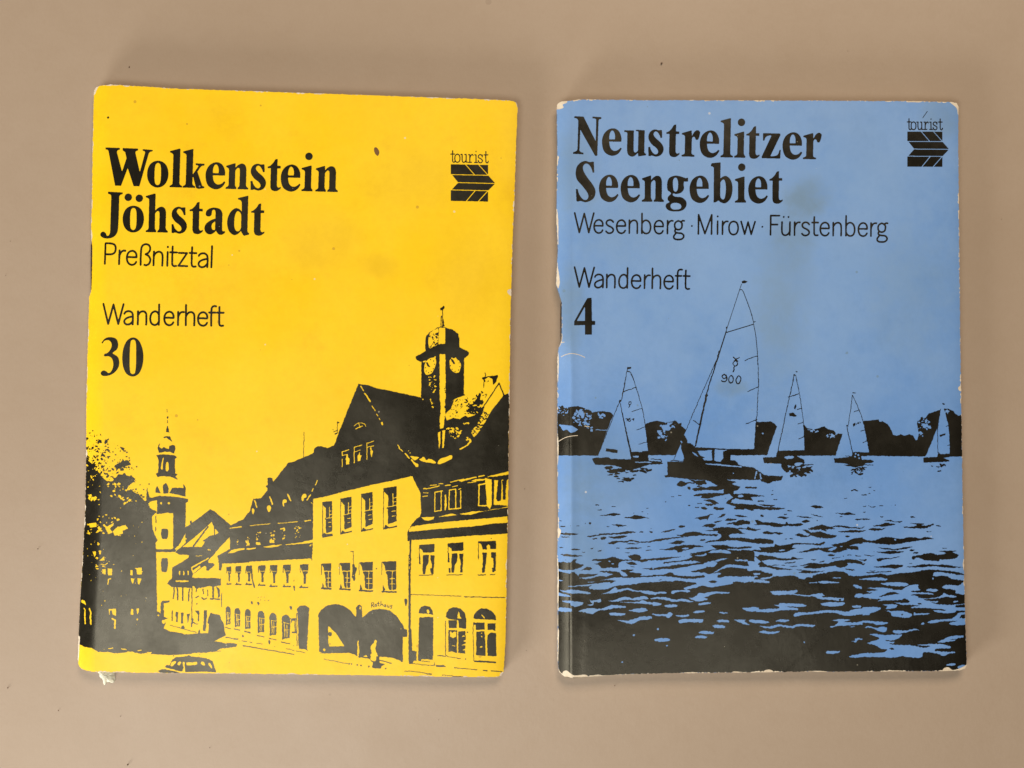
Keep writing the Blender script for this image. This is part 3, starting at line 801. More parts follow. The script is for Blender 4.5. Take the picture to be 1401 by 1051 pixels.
def yellow_plate():
    pl = Plate(94, 100, 718, 940)
    draw(pl, YELLOW, YL)
    ruffle(pl, .38, 2.4, 400, 5)
    Z = lambda X, Y: (120+X/3.892, 180+Y/3.892)
    v = YL.index('title_lettering')+1
    def ser(line, base0, sl, x0, items):
        ax, ay = Z(x0, base0)
        serif_word(pl, [(c, Z(x,0)[0]) for c, x in items], ax, ay, sl, 1/3.892, v)
    ser(1, 287, .0295, 88, [('W',88),('o',315),('l',435),('k',505),('e',627),('n',735),('s',865),('t',955),('e',1027),('i',1137),('n',1212)])
    ser(2, 531, .0250, 100, [('J',65),('ö',185),('h',308),('s',445),('t',541),('a',622),('d',742),('t',868)])
    v = YL.index('subtitle_lettering')+1
    A = lambda X, Y: (130+X/8.241, 320+Y/8.241)
    ax, ay = A(108, 342)
    sans_word(pl, [(c, A(x-6,0)[0]) for c, x in (('P',106),('r',268),('e',357),('ß',512),('n',657),('i',812),('t',850),('z',942),('t',1070),('a',1165),('l',1310))], ax, ay, .034, 1.64/8.241, 1.64/8.241, 2.7, v)
    v = YL.index('series_lettering')+1
    B = lambda X, Y: (120+X/6.368, 390+Y/6.368)
    ax, ay = B(130, 343)
    sans_word(pl, [(c, B(x,0)[0]) for c, x in (('W',130),('a',312),('n',430),('d',540),('e',662),('r',780),('h',848),('e',956),('f',1058),('t',1127))], ax, ay, .016, 1.22/6.368, 1.22/6.368, 2.75, v)
    v = YL.index('digit')+1
    ax, ay = B(115, 790)
    serif_word(pl, [('3', B(116,0)[0])], ax, ay, .012, 1.63/6.368, v)
    serif_word(pl, [('0', B(301,0)[0])], ax, ay, .012, 1.63/6.368, v+1)
    emblem(pl, 590+281/10.51, 190+367/10.51, 537/10.51, 527/10.51, .018, YL.index('arrow_emblem')+1, 1.45)
    worn = Plate(94, 100, 718, 940); draw(worn, YELLOW_WORN, ['worn'])
    return pl, worn
BL = ['title_lettering','subtitle_lettering','series_lettering','digit','arrow_emblem','shoreline_print','leading_boat_print','jib_boat_print','middle_boat_print','small_boat_print','far_boat_print','water_print','scratch_mark']
BLUE = """
L shoreline_print
# trees on the far bank down to the water line
K @21 40,455 75,465 110,450 130,460 140,490 160,450 200,445 240,442 290,460 340,480 350,495 380,488 420,482 470,488 505,495 520,515 500,560 395,838 30,838
Sy 60 5 17 1.4 @21 215,480 290,460 345,500 350,640 250,600 180,560
Y @21 85,590 190,600 240,630 200,650 180,655 150,630 120,640
Y @21 230,490 280,480 285,520 270,530
Sy 16 6 16 1.4 @21 395,500 450,495 465,540 420,550
Sy 20 4 11 1.4 @21 80,450 150,470 130,520 80,500
Y @21 135,478 160,470 155,500 140,500
Sk 26 4 12 1.4 @21 75,440 140,440 160,490 80,480
y 5 @21 380,632 470,634
K @21 778,585 830,565 870,560 930,572 960,600 1000,570 @23 60,340 120,330 140,325 180,360 225,400 205,440 235,470 150,590 140,600 -130,600 -125,560
Y @21 900,600 940,590 985,600 970,635 920,640
Sy 16 5 18 1.4 @21 890,660 960,680 940,720 880,690
Sy 26 5 18 1.5 @23 20,360 100,360 170,340 140,380 60,400 60,460 0,440
Sk 12 4 14 1.3 @23 60,340 180,330 200,400 100,370
K @23 785,332 820,335 900,330 925,345 950,370 870,600 580,600 560,555 770,555
Dy 14 @23 838,425
K @24 405,530 430,560 480,570 540,555 570,545 600,570 640,575 665,600 715,605 660,780 200,780 205,740 410,735
Sy 12 5 16 1.6 @24 430,560 520,580 520,600 430,580
Sy 16 5 17 1.6 @24 580,610 680,600 640,640 590,630
K @24 870,505 900,500 980,495 1003,490 1010,510 1040,505 @25 305,378 345,395 375,410 405,460 420,495 445,505 480,492 510,505 545,490 580,505 600,540 615,535 625,480 615,440 612,400 640,365 680,360 700,330 750,310 800,295 775,440 680,670 225,665 100,640 95,630 225,635
Sy 30 6 22 1.4 @25 630,370 700,370 705,440 660,520 620,480
Sk 14 5 14 1.4 @25 620,360 700,350 700,500 620,500
K @25 830,288 870,290 900,305 925,330 945,345 975,335 1060,335 1060,672 870,672 875,640 865,440
Sy 8 5 12 1 @25 840,300 880,300 870,330 845,330
L jib_boat_print
K @21 630,130 662,132 660,145 632,148
k 4 @21 632,140 582,400 570,410
k 4 @21 568,410 395,838
k 4 @21 572,410 670,865
ks 5 @21 632,165 655,170 700,290 750,460 775,600 798,800
k 5 @21 630,168 654,170
k 6 @21 600,328 700,292
k 5 @21 668,486 745,460
k 5 @21 706,632 775,608
k 5 @21 724,746 792,728
Dk 18 @21 574,402
Y @21 572,420 525,520 400,835 395,850 660,865
k 5 @21 568,410 395,838
k 5 @21 572,410 665,865
Y @21 580,415 600,330 640,180 655,175 700,295 745,460 772,600 795,800 655,800
k 4 @21 632,140 600,330 580,405
ks 4 @21 655,170 700,290 750,460 775,600 798,800
k 6 @21 600,328 700,292
k 5 @21 668,486 745,460
k 5 @21 706,632 775,608
k 5 @21 724,746 792,728
k 5 @21 572,410 660,800
ks 6 @21 645,408 662,412 655,432 642,425 652,408
k 6 @21 652,432 645,452
k 6 @21 620,545 632,545 627,560
ks 6 @21 655,540 638,548 640,562 655,560 652,550 640,552
k 5 @21 668,550 683,548 680,560 680,542
K @21 465,778 555,792 552,818 460,805
K @21 350,862 400,850 420,858 460,848 500,862 660,868 660,805 800,812 805,835 800,880 900,885 918,905 800,910 730,935 640,950 590,935 520,915 375,912
Y @21 675,840 725,838 720,852 680,852
Y @21 690,888 810,886 830,895 700,895
Y @21 800,835 1000,835 980,870 905,870 890,862 850,862 810,865 798,855
k 6 @21 820,865 900,870 905,885
y 4 @21 830,872 890,880
KS @21 590,935 640,950 720,935 650,950
Sk 46 8 26 3.2 @21 450,935 840,935 720,1010 640,1051 560,1051 500,1000
L leading_boat_print
Y @22 440,640 540,440 650,110 670,100 765,360 790,620 800,860 780,1051 @23 770,550 300,545 215,640 130,640 225,400 395,0
k 4 @22 668,50 540,440
ks 5 @22 652,98 672,98 700,160 740,270 765,365
ks 5 @22 765,380 780,460 792,580 800,720 803,870 797,960 793,1051 @23 785,320
K @22 670,28 690,22 718,32 700,44 672,46
k 9 @22 545,430 @23 390,100 340,330 298,530
k 12 @22 490,590 470,660
Dk 22 @22 388,940
k 12 @22 388,950 @23 298,530
k 5 @22 465,665 300,1040 @23 225,400 125,640
k 7 @22 548,438 765,372
k 6 @22 765,355 778,352
k 6 @22 692,663 792,625
k 6 @22 716,910 806,872
k 6 @23 702,352 790,315
k 7 @23 285,322 328,355
K @22 545,390 555,395 550,410 542,405
k 9 @22 600,635 622,655 648,640
k 9 @22 608,668 622,655 640,668
ks 8 @22 620,665 600,685 618,705 636,685 620,665
k 9 @22 610,705 603,752
ks 9 @22 530,772 514,786 526,804 546,794 530,772
ks 9 @22 546,780 550,800 542,824 525,832 508,824
ks 9 @22 585,782 600,795 600,825 582,842 568,828 568,798 585,782
ks 9 @22 645,785 660,800 658,830 640,848 626,832 628,802 645,785
k 6 @23 785,310 770,555
K @23 310,538 430,542 470,548 640,552 780,552 870,600 580,602 578,640 600,640 640,665 650,680 760,695 850,760 900,765 1000,768 985,800 930,810 880,825 830,812 820,795 780,800 640,795 300,800 240,790 100,775 60,780 50,765 75,760 75,650 110,640 205,645 190,600 180,490 210,440 235,480 235,510 260,505 300,540
Y @23 180,525 210,630 130,635
y 9 @23 185,490 190,500
Y @23 315,565 430,560 435,645 370,640 330,590
Y @23 455,555 560,560 525,580 525,620 500,655 450,650
k 5 @23 447,560 443,645
K @23 420,650 440,635 470,655
Y @23 270,575 300,590 320,612 300,608
K @23 330,600 375,620 340,625
Y @23 380,665 500,672 670,690 670,698 500,685 380,672
y 4 @23 80,648 200,652
Y @23 585,605 870,606 1051,600 1051,640 850,660 900,760 850,745 770,700 700,690 660,685 610,645 580,640
K @23 890,765 1000,768 985,800 930,808 850,760
Y @23 780,735 795,725 775,795 770,790
Y @23 810,740 825,760 830,790 815,790
Dy 12 @23 600,745
K @23 205,470 232,500 262,508 300,545 330,590 375,655 300,665 215,640 200,590
Y @23 268,572 300,585 325,612 300,605
K @23 520,570 560,560 582,575 575,640 620,645 650,680 560,665 500,662 525,640
L middle_boat_print
K @23 835,622 950,620 975,565 1060,562 1060,670 850,662
Y @24 195,740 330,140 340,135 370,280 405,520 412,735
k 6 @24 330,135 190,780
ks 4 @24 340,135 370,280 400,490 412,735
k 6 @24 282,313 370,285
k 6 @24 350,412 385,402
k 6 @24 358,527 398,515
k 6 @24 365,645 408,630
K @24 330,380 342,368 345,385 335,415 328,400
K @24 288,440 320,435 335,450 350,455 345,468 290,465
K @24 335,102 360,108 352,118
Dk 14 @24 330,135
Y @24 195,540 115,778 185,785 200,680
k 6 @24 330,135 188,785
K @24 78,795 185,790 200,740 412,738 415,780 345,782 410,815 415,835 400,848 480,848 495,852 420,858 400,870 300,860 220,845 95,840
YS @24 250,790 280,783 325,785 310,805 270,805
Sk 40 10 32 2.6 @24 200,850 430,860 470,895 400,940 290,915 230,880
YS @24 330,845 360,835 395,838 380,855 345,865
Sk 20 6 18 2.2 @24 200,870 480,880 380,955 300,940
L small_boat_print
Y @24 790,310 795,305 850,420 880,510 925,750 795,750 750,540 765,510
k 5 @24 795,300 765,510 760,540
k 6 @24 748,540 795,760
ks 4 @24 797,300 850,420 880,510 910,650 928,750
k 5 @24 748,535 760,545
k 6 @24 805,430 845,415
k 6 @24 858,582 890,574
k 6 @24 878,675 910,662
k 6 @24 795,278 820,280
Dk 11 @24 795,300
K @24 795,525 815,515 820,535 800,548
k 7 @24 825,530 838,515 845,525
k 4 @24 850,510 855,520
Y @24 720,605 665,785 790,790 755,600
k 5 @24 748,540 797,765
K @24 648,800 740,795 790,785 795,750 930,752 935,780 865,785 870,812 940,812 962,820 960,835 900,840 880,860 820,868 780,850 720,840 650,835
k 5 @24 740,782 790,785
Dy 14 @24 820,765 815,788 840,775 848,800
K @24 715,855 760,850 880,860 820,872
Sk 24 7 17 2.6 @24 720,870 920,870 860,930 790,930
k 4 @24 860,850 960,855
L far_boat_print
Y @25 800,295 825,290 865,430 878,645 790,650 770,620 778,440
Y @25 772,450 680,668 775,668
k 4 @25 775,440 778,640
ks 3 @25 828,290 850,360 868,440 876,645
k 10 @25 820,247 828,252
k 5 @25 843,430 865,424
K @25 790,495 838,485 838,500 795,512
k 5 @25 855,582 870,577
k 5 @25 800,290 775,440
K @25 660,680 775,672 785,635 800,650 875,648 875,675 820,680 870,700 875,710 780,715 665,718
Sk 14 7 15 2.6 @25 720,735 840,735 800,790 760,790
L water_print
Dk 4 @25 500,790
k 9 @25 85,943 110,935 135,943
k 7 @25 165,978 205,976
k 5 @25 225,915 243,915
k 5 @25 262,943 275,943
k 5 @25 222,968 235,968
k 5 @25 30,1005 50,1005
Dk 5 @25 325,905 240,948 75,820 160,865 175,843
"""
# reflections under the leading boat
BLUE += """
@23
K 240,790 300,805 380,800 390,830 330,840 300,850 380,860 420,850 520,845 530,870 460,885 380,875 300,888 275,875 280,865 350,855
K 380,795 545,795 625,815 590,830 660,855 640,875 605,890 600,910 720,905 860,928 740,935 760,965 700,960 620,945 590,960 580,980 620,985 700,990 760,1010 800,1020 900,1015 1020,1025 930,1038 830,1035 740,1030 650,1020 540,985 560,960 600,940 570,910 520,905 530,870
K 280,920 330,905 420,905 480,900 520,905 560,910 500,925 460,930 400,950 340,940 350,925 290,930
K 355,960 410,955 450,960 490,985 430,1000 400,1005 370,990 440,985 410,970
KS 150,835 185,805 210,815 240,815 215,845 170,850
k 10 230,820 290,825
KS 240,850 262,858 255,878 240,868
k 12 700,858 785,860
KS 345,1020 370,1015 395,1028 370,1035
KS 445,1020 490,1020 530,1028 490,1038
KS 610,1025 650,1012 700,1022 640,1035
K 850,995 935,1000 930,1010
k 8 800,968 840,966
k 6 925,955 950,955
k 5 905,918 920,915
Dk 8 918,885 540,945 60,975
k 6 110,930 130,935
k 6 165,922 190,926
k 6 240,1003 255,1005
k 7 300,1018 325,1018
k 6 320,985 350,985
YS 640,930 660,915 680,925 665,940
"""
WATER = {26: """
KS 478,108 560,98 640,82 700,102 640,108 560,108
KS 708,127 790,118 840,105 920,120 985,140 920,132 840,146 780,135
KS 600,196 660,190 720,200 808,203 720,208 680,218 650,204
KS 110,214 165,212 165,218 125,223
KS 118,282 200,275 300,284 220,295 120,294
KS 115,315 200,312 205,318 150,323
KS 370,310 420,295 480,292 490,283 600,278 690,270 760,258 850,268 740,284 620,290 480,300 400,314
KS 415,330 470,322 470,330 430,338
KS 497,325 530,312 560,320 520,342
KS 570,308 640,310 700,300 768,303 720,322 620,327
KS 568,375 610,358 690,348 730,354 800,342 900,358 990,348 1060,335 1060,352 900,371 800,356 730,368 680,362 620,382
KS 740,378 800,371 875,382 800,382
KS 105,418 125,413 150,420 125,426
KS 210,432 260,428 315,436 250,441
KS 305,460 355,455 350,463
KS 393,425 435,414 430,424
KS 460,450 520,438 500,450
KS 725,422 800,412 905,418 820,430
KS 722,462 798,464 760,468
KS 110,490 180,480 260,485 340,495 220,504
KS 415,540 430,527 520,525 580,515 620,505 700,528 780,532 870,532 950,525 1060,518 1060,535 960,540 900,555 870,545 780,542 700,548 680,560 665,610 600,605 520,612 480,580 435,575 520,545
KS 760,495 800,488 830,478 890,505 870,535 800,530
YS 575,545 590,540 600,550 580,552
YS 600,570 625,565 635,575 610,578
KS 740,565 800,553 860,575 800,582
KS 780,593 850,603 800,602
KS 885,615 980,612 1060,600 1060,635 960,625
KS 103,565 210,560 245,530 275,525 262,555 345,580 300,610 180,632 90,620
KS 260,650 330,625 370,600 425,612 400,632 340,630
Dk 22 400,182
Dk 8 355,183 215,207 985,232 820,85 170,538
k 7 110,163 130,163
k 7 275,204 298,205
k 7 560,214 585,215
k 7 475,54 508,54
k 7 612,23 642,23
k 9 455,5 485,7
k 6 895,70 912,72
k 6 938,38 955,38
k 6 948,90 962,92
k 8 655,422 680,422
KS 965,260 1000,255 1025,266 990,272
k 9 875,266 905,266
k 8 1025,132 1051,132
k 7 950,408 980,405
k 6 935,445 990,438
K 90,655 200,665 240,650 290,690 300,670 380,668 480,670 420,690 300,705 340,715 400,712 480,690 560,690 620,675 590,660 480,650 530,640 600,640 690,655 700,680 760,690 740,660 690,635 740,625 830,628 770,645 830,655 900,662 880,690 950,685 1060,672 1060,695 900,700 760,705 660,700 580,715 450,735 590,725 650,735 600,770 550,780 470,780 500,765 590,755 560,745 400,745 @30 1200,45 1200,100 @26 1060,745 900,755 820,765 680,775 640,770 400,790 @30 0,0 90,0
""",
30: """
K 90,-60 200,-35 260,-30 330,-20 400,-30 560,-30 640,-10 700,-20 1060,40 1060,940 90,940
Y 300,8 400,8 480,-10 620,-25 560,-12 600,-5 420,12 360,22
Y 370,45 500,20 590,15 560,28 430,48
Y 190,85 380,68 590,45 600,60 650,30 680,10 740,5 800,-5 1060,-30 1060,45 900,52 820,65 680,78 600,95 550,115 400,112 395,90 440,72 380,80 200,92
Y 105,125 170,130 210,118 300,125 405,145 400,158 300,155 150,148
Y 95,150 150,165 215,175 215,187 100,182
Y 490,160 560,145 600,125 620,105 640,95 660,105 650,120 700,110 760,102 790,110 850,125 960,128 1060,140 1060,165 940,160 880,140 800,132 760,120 700,135 600,152
Y 135,232 215,225 340,240 320,262 270,282 220,270 210,248 150,245
Y 370,268 420,250 400,220 390,208 430,222 500,205 498,240 440,235 430,262
Y 105,303 150,297 220,300 222,328 100,330
Y 285,325 330,305 420,298 520,300 560,280 620,265 745,278 745,290 640,292 560,310 480,320 420,350 350,335
Y 560,225 640,215 700,190 770,188 800,200 860,188 940,180 960,205 850,218 750,215 640,232
Y 655,235 760,238 860,235 900,222 960,235 1060,245 1060,270 900,252 760,245
Y 765,315 850,298 930,292 950,318 890,335
Y 580,345 640,335 700,342 740,345 730,365 600,362
Y 655,405 690,408 760,412 840,390 900,375 995,372 985,398 880,410 800,445
Y 1010,600 1060,590 1060,612
Y 975,200 1060,190 1060,208 985,210
Y 990,352 1060,345 1060,368
Dy 20 820,552
Dy 16 706,812
""",
27: """
KS 480,35 510,25 548,42 510,50
KS 595,35 650,35 712,42 640,52
KS 800,40 850,30 830,50
KS 520,-5 620,0 570,15
K 820,0 870,-5 1060,15 1060,50 990,45 985,62 930,50 860,20
K 410,135 460,120 510,115 545,105 580,95 630,98 570,108 545,160 530,140 480,150 450,135
KS 595,130 650,125 680,100 720,88 700,115 650,130
K 605,165 690,155 625,180
KS 800,105 860,105 945,125 860,122
KS 710,155 740,135 830,145 780,158
KS 715,195 760,175 820,170 850,150 900,155 960,165 950,185 1020,190 900,190 830,205 780,190
KS 490,215 540,190 580,185 630,198 590,225 540,215
K 515,252 600,245 590,230 660,220 790,222 830,235 870,265 905,285 780,285 750,300 770,320 860,320 1060,345 1060,378 900,360 800,345 700,352 600,360 510,372 560,350 650,335 680,295 640,275 650,255 560,258
K 810,235 870,225 920,235 930,215 960,230 1060,235 1000,258 950,250 880,240
KS 240,295 300,290 340,270 430,262 520,285 600,285 650,290 620,305 540,300 420,302 340,312
KS 95,268 160,250 250,238 190,258 130,270
KS 260,212 290,202 335,208 300,225
KS 165,378 220,362 260,345 330,360 270,380 220,380
KS -10,352 80,330 180,320 300,312 330,318 200,330 100,350 -10,362
KS 465,345 510,332 530,342 490,350
K 65,432 150,425 210,410 270,395 380,390 500,400 510,412 430,412 380,430 320,445 270,460 240,440 150,438
YS 290,425 340,415 370,420 330,435
K 575,395 640,390 720,390 760,405 850,410 940,402 980,415 860,430 900,440 1000,440 1060,432 1060,450 980,455 1060,490 1060,600 1040,580 990,552 930,545 930,560 945,592 860,585 740,575 690,600 640,630 570,670 520,655 400,650 380,643 500,615 535,600 500,578 440,580 330,600 250,615 100,622 20,632 40,610 140,598 240,580 390,570 480,553 380,540 300,548 120,570 130,555 230,545 330,530 400,505 380,490 230,515 120,535 -10,535 -10,520 200,505 330,498 400,480 370,472 480,455 570,440 640,428 600,412
Y 555,462 600,442 700,436 770,455 760,472 680,464 600,467
Y 420,492 500,482 530,470 535,488 480,500
Y 720,425 860,430 872,442 760,440
Y 495,578 520,562 590,545 640,562 600,600 520,592
Y 600,545 680,520 750,515 690,535 640,548
Y 800,530 930,533 930,545 820,542
K 590,668 690,620 760,605 860,612 920,620 930,638 1030,630 1060,640 1060,662 980,665 1000,690 880,692 720,690 650,705 640,685 680,665 650,655
K -10,675 100,678 140,668 190,655 250,680 380,690 500,680 525,690 500,702 350,715 250,702 110,688 -10,692
""",
31: """
K -10,45 110,40 150,30 230,30 380,45 440,55 440,75 320,100 330,115 440,95 500,78 570,95 640,85 770,62 790,40 1060,45 1060,940 -10,940
K -10,-120 110,25 -10,45
Y -10,-42 230,-70 330,-85 380,-50 520,-80 530,-95 560,-35 610,-80 700,-105 660,-40 700,-10 860,0 1000,-15 1010,5 860,12 770,15 790,42 770,62 640,70 590,95 500,78 430,95 330,112 320,100 360,85 440,65 430,48 340,42 250,20 210,38 150,35 110,15 60,35 -10,45
K -10,-20 100,-15 190,-45 260,-20 380,-15 500,-20 520,-10 500,0 370,2 250,-5 100,-10 -10,-8
KS 550,42 590,30 645,42 600,55
K 820,-60 900,-95 1060,-80 1060,-40 930,-50 860,-20 720,-20
Y 500,-120 560,-150 640,-125 600,-95
Y 710,-105 780,-120 930,-90 950,-150 1040,-115 1040,-80 930,-65 860,-85
Y 600,-160 740,-180 690,-155 620,-150
Y 800,-165 930,-162 930,-150 810,-155
Y 830,32 880,30 940,35 930,48 850,44
Y 980,35 1060,25 1060,42 990,50
Y 980,-20 1060,-35 1060,-20
Y -10,125 40,140 150,138 150,155 80,155 50,165 -10,155
Y 195,145 210,130 320,118 375,125 370,142 300,135 240,145 210,160
Y 360,195 440,180 460,150 520,150 600,135 690,138 760,145 750,155 620,155 560,175 500,195 545,198 540,215 440,228 400,215
Y -10,195 60,188 160,192 240,215 290,205 350,208 380,225 410,230 390,240 300,225 250,235 140,215 60,205 -10,212
Y -10,235 40,238 110,250 100,262 40,272 -10,260
Y 128,268 170,262 255,260 250,278 160,288
Y 455,255 510,240 580,238 570,255 500,262 460,270
Y 400,335 440,320 510,318 520,330 430,342
Y 10,348 80,352 150,350 180,333 215,350 180,385 145,380 150,368 60,368
Y 225,360 290,362 360,355 370,368 290,378
Y 268,420 290,402 360,398 500,402 498,428 340,430 290,440
Y 590,465 640,455 715,465 710,482 620,482
Y 625,412 690,405 755,415 750,430 660,428
Y 650,335 680,332 745,338 700,348
Y 455,530 510,508 560,518 608,520 600,538 500,540
Y 420,570 470,555 545,568 530,582 440,580
Y 30,600 90,582 180,590 175,612 50,612
Y 790,402 850,405 915,402 900,420 960,455 920,455 860,435
Y 875,292 950,288 990,282 1060,290 1060,330 920,322
Y 940,415 970,402 1060,405 1060,435 960,432
Y 1020,460 1060,455 1060,475
Y 1025,522 1060,515 1060,530
Y -10,368 15,375 -10,395
Dy 18 72,495
Dy 16 155,652
""",
28: """
K -10,-10 100,25 200,35 320,40 180,55 60,45 -10,40
K 60,0 150,5 210,10 190,22 100,15
KS 66,102 85,97 105,115 82,125
KS 228,125 270,115 350,130 290,140
KS 410,115 480,115 590,132 500,130
KS 540,92 590,100 680,128 600,112
KS 550,15 590,8 680,30 600,38
KS 768,78 860,85 910,75 990,98 880,102
KS 465,165 510,148 545,168 500,180
KS 975,145 1020,138 1060,142 1010,152
K 15,150 60,155 90,170 200,175 300,190 320,170 350,190 440,180 490,195 440,210 300,208 260,220 200,215 130,200 -10,198 40,190
KS -10,235 100,238 60,245 10,262 -10,258
K 90,275 120,255 160,265 250,268 290,278 250,292 210,280 150,290
K 520,235 600,210 660,198 740,215 830,200 950,218 1060,222 1060,232 930,230 800,215 760,225 800,235 720,238 690,235 710,262 640,245 560,245
K 470,242 520,245 560,270 640,258 700,280 800,300 780,322 620,320 560,300 520,310 480,315 400,295 440,280 520,300 545,290
YS 600,250 660,242 650,258 610,260
KS 800,262 900,250 1060,250 1060,265 900,272
KS 880,305 910,298 935,305 905,318
KS 300,335 330,328 320,340
KS 345,328 395,325 370,335
K -10,335 40,325 190,345 195,370 120,378 -10,370
K 210,380 240,392 330,385 400,370 500,372 630,375 680,358 690,370 650,392 520,385 400,388 370,415 440,425 380,430 320,455 200,465 80,460 -10,448 -10,435 80,438 60,410 200,405
YS 245,440 290,432 310,440 260,448
K 745,388 830,375 900,355 970,325 1060,318 1060,375 960,385 920,400 1000,405 1010,440 900,435 830,460 700,458 640,440 560,450 500,462 410,462 500,445 580,420 700,415 780,405
YS 715,440 790,405 810,412 760,445
YS 830,400 860,398 850,408
YS 890,425 930,430 930,440
KS 710,485 750,478 790,485 750,498
KS 550,530 610,522 600,535
KS 620,555 690,540 680,552
KS 975,488 1030,490 1035,498 990,496
k 6 760,520 835,508
K -10,470 40,500 60,485 200,500 250,515 360,520 380,502 420,515 510,518 400,530 300,540 200,530 100,540 50,570 60,600 130,600 200,620 350,630 400,625 480,630 600,640 700,635 560,660 430,655 480,640 380,625 300,615 180,595 280,580 380,600 480,580 560,560 700,570 780,545 900,530 980,530 1060,560 1060,580 980,565 900,565 910,580 880,600 810,605 790,590 600,615 500,610 480,600 560,580 440,590 300,590 190,560 100,560
Y -10,555 50,580 60,600 10,625 -10,620
Y 95,545 200,560 300,545 420,560 380,590 290,582 200,580 180,590 110,570
Y -10,610 60,605 130,625 190,660 110,655 60,640 -10,620
K 160,722 200,692 280,690 380,682 480,712 560,712 580,682 720,652 800,640 900,660 920,682 1060,685 1060,760 160,760
K -10,640 60,632 120,655 190,662 180,690 60,702 40,690 -10,685
Y -10,665 70,660 60,675 -10,680
KS 300,560 410,550 400,562 310,565
KS 875,620 950,622 985,635 900,630
KS 1010,530 1060,528 1060,545
Dk 12 865,498 1000,355 615,158
k 7 330,62 370,64
k 7 300,97 320,97
k 7 830,117 855,117
k 8 905,488 940,490
""",
32: """
K -10,-15 60,-65 200,-50 260,-20 600,-60 800,-50 1060,-45 1060,940 -10,940
Y -10,-180 60,-190 190,-180 400,-170 480,-190 800,-190 800,-170 880,-80 1060,-60 1060,-20 1000,-20 900,-40 800,-90 700,-75 600,-50 560,5 470,15 380,-15 260,-18 180,0 110,22 60,15 100,-5 180,-20 190,-45 60,-60 -10,-60
K -10,-40 60,-30 140,-42 190,-30 110,-15 60,-10 40,5 -10,0
K 60,-80 200,-60 280,-70 420,-65 500,-60 560,-45 400,-35 200,-40
K 480,-100 600,-110 780,-130 800,-110 760,-70 600,-55 480,-75
K 740,-20 800,-50 900,-45 900,0 820,0
K 500,10 560,-25 720,-55 900,-50 900,60 500,60
Y 760,5 810,-20 850,-15 840,5
Y -10,30 60,22 160,40 150,52 40,48 -10,45
Y 535,50 615,42 610,52 550,55
Y 628,40 700,35 830,45 820,52 700,55 630,52
Y 165,135 220,130 330,130 390,122 425,122 425,138 380,155 470,165 530,170 590,160 660,155 700,180 760,190 868,198 860,225 760,215 620,205 590,185 480,178 360,165 200,165
Y 155,262 240,262 260,248 400,252 480,255 515,268 480,280 300,275 440,300 420,312 250,315 180,332 60,330 -10,325 -10,285 50,290 60,305 180,300 250,295 250,278
Y 640,255 680,240 880,240 880,258 810,278 690,272
Y 388,355 410,338 500,335 600,328 700,312 820,318 900,328 960,310 1060,295 1060,350 930,368 880,365 800,345 720,335 600,350 480,360 400,375
Y -10,405 80,410 165,428 120,440 -10,435
Y 210,420 260,402 345,410 340,422 270,425
Y 48,462 180,468 240,450 370,465 410,450 500,448 600,455 580,472 420,470 380,485 240,470 180,490 110,480
Y 45,525 100,512 160,520 262,512 240,528 170,542
Y 745,412 820,402 940,405 900,420 860,428 990,430 1060,415 1060,450 900,460 780,470 760,482 725,468 790,455 820,420
Y 910,472 980,468 960,476
Y 945,275 980,268 1040,275 1030,290 960,288
Y 955,75 975,68 1045,90 1040,108 1000,102
Y 975,175 1000,155 1060,158 1060,190 980,190
Y 988,18 1060,15 1060,25
Y 700,710 760,705 840,705 790,730 705,728
Y 935,605 975,610 980,585 1060,588 1060,600 1000,602 990,622
Y 915,755 980,742 1060,725 1060,760 990,768 930,765
Dy 16 490,620
KS 660,182 700,178 720,188 690,192
K 820,210 840,205 838,225 825,225
""",
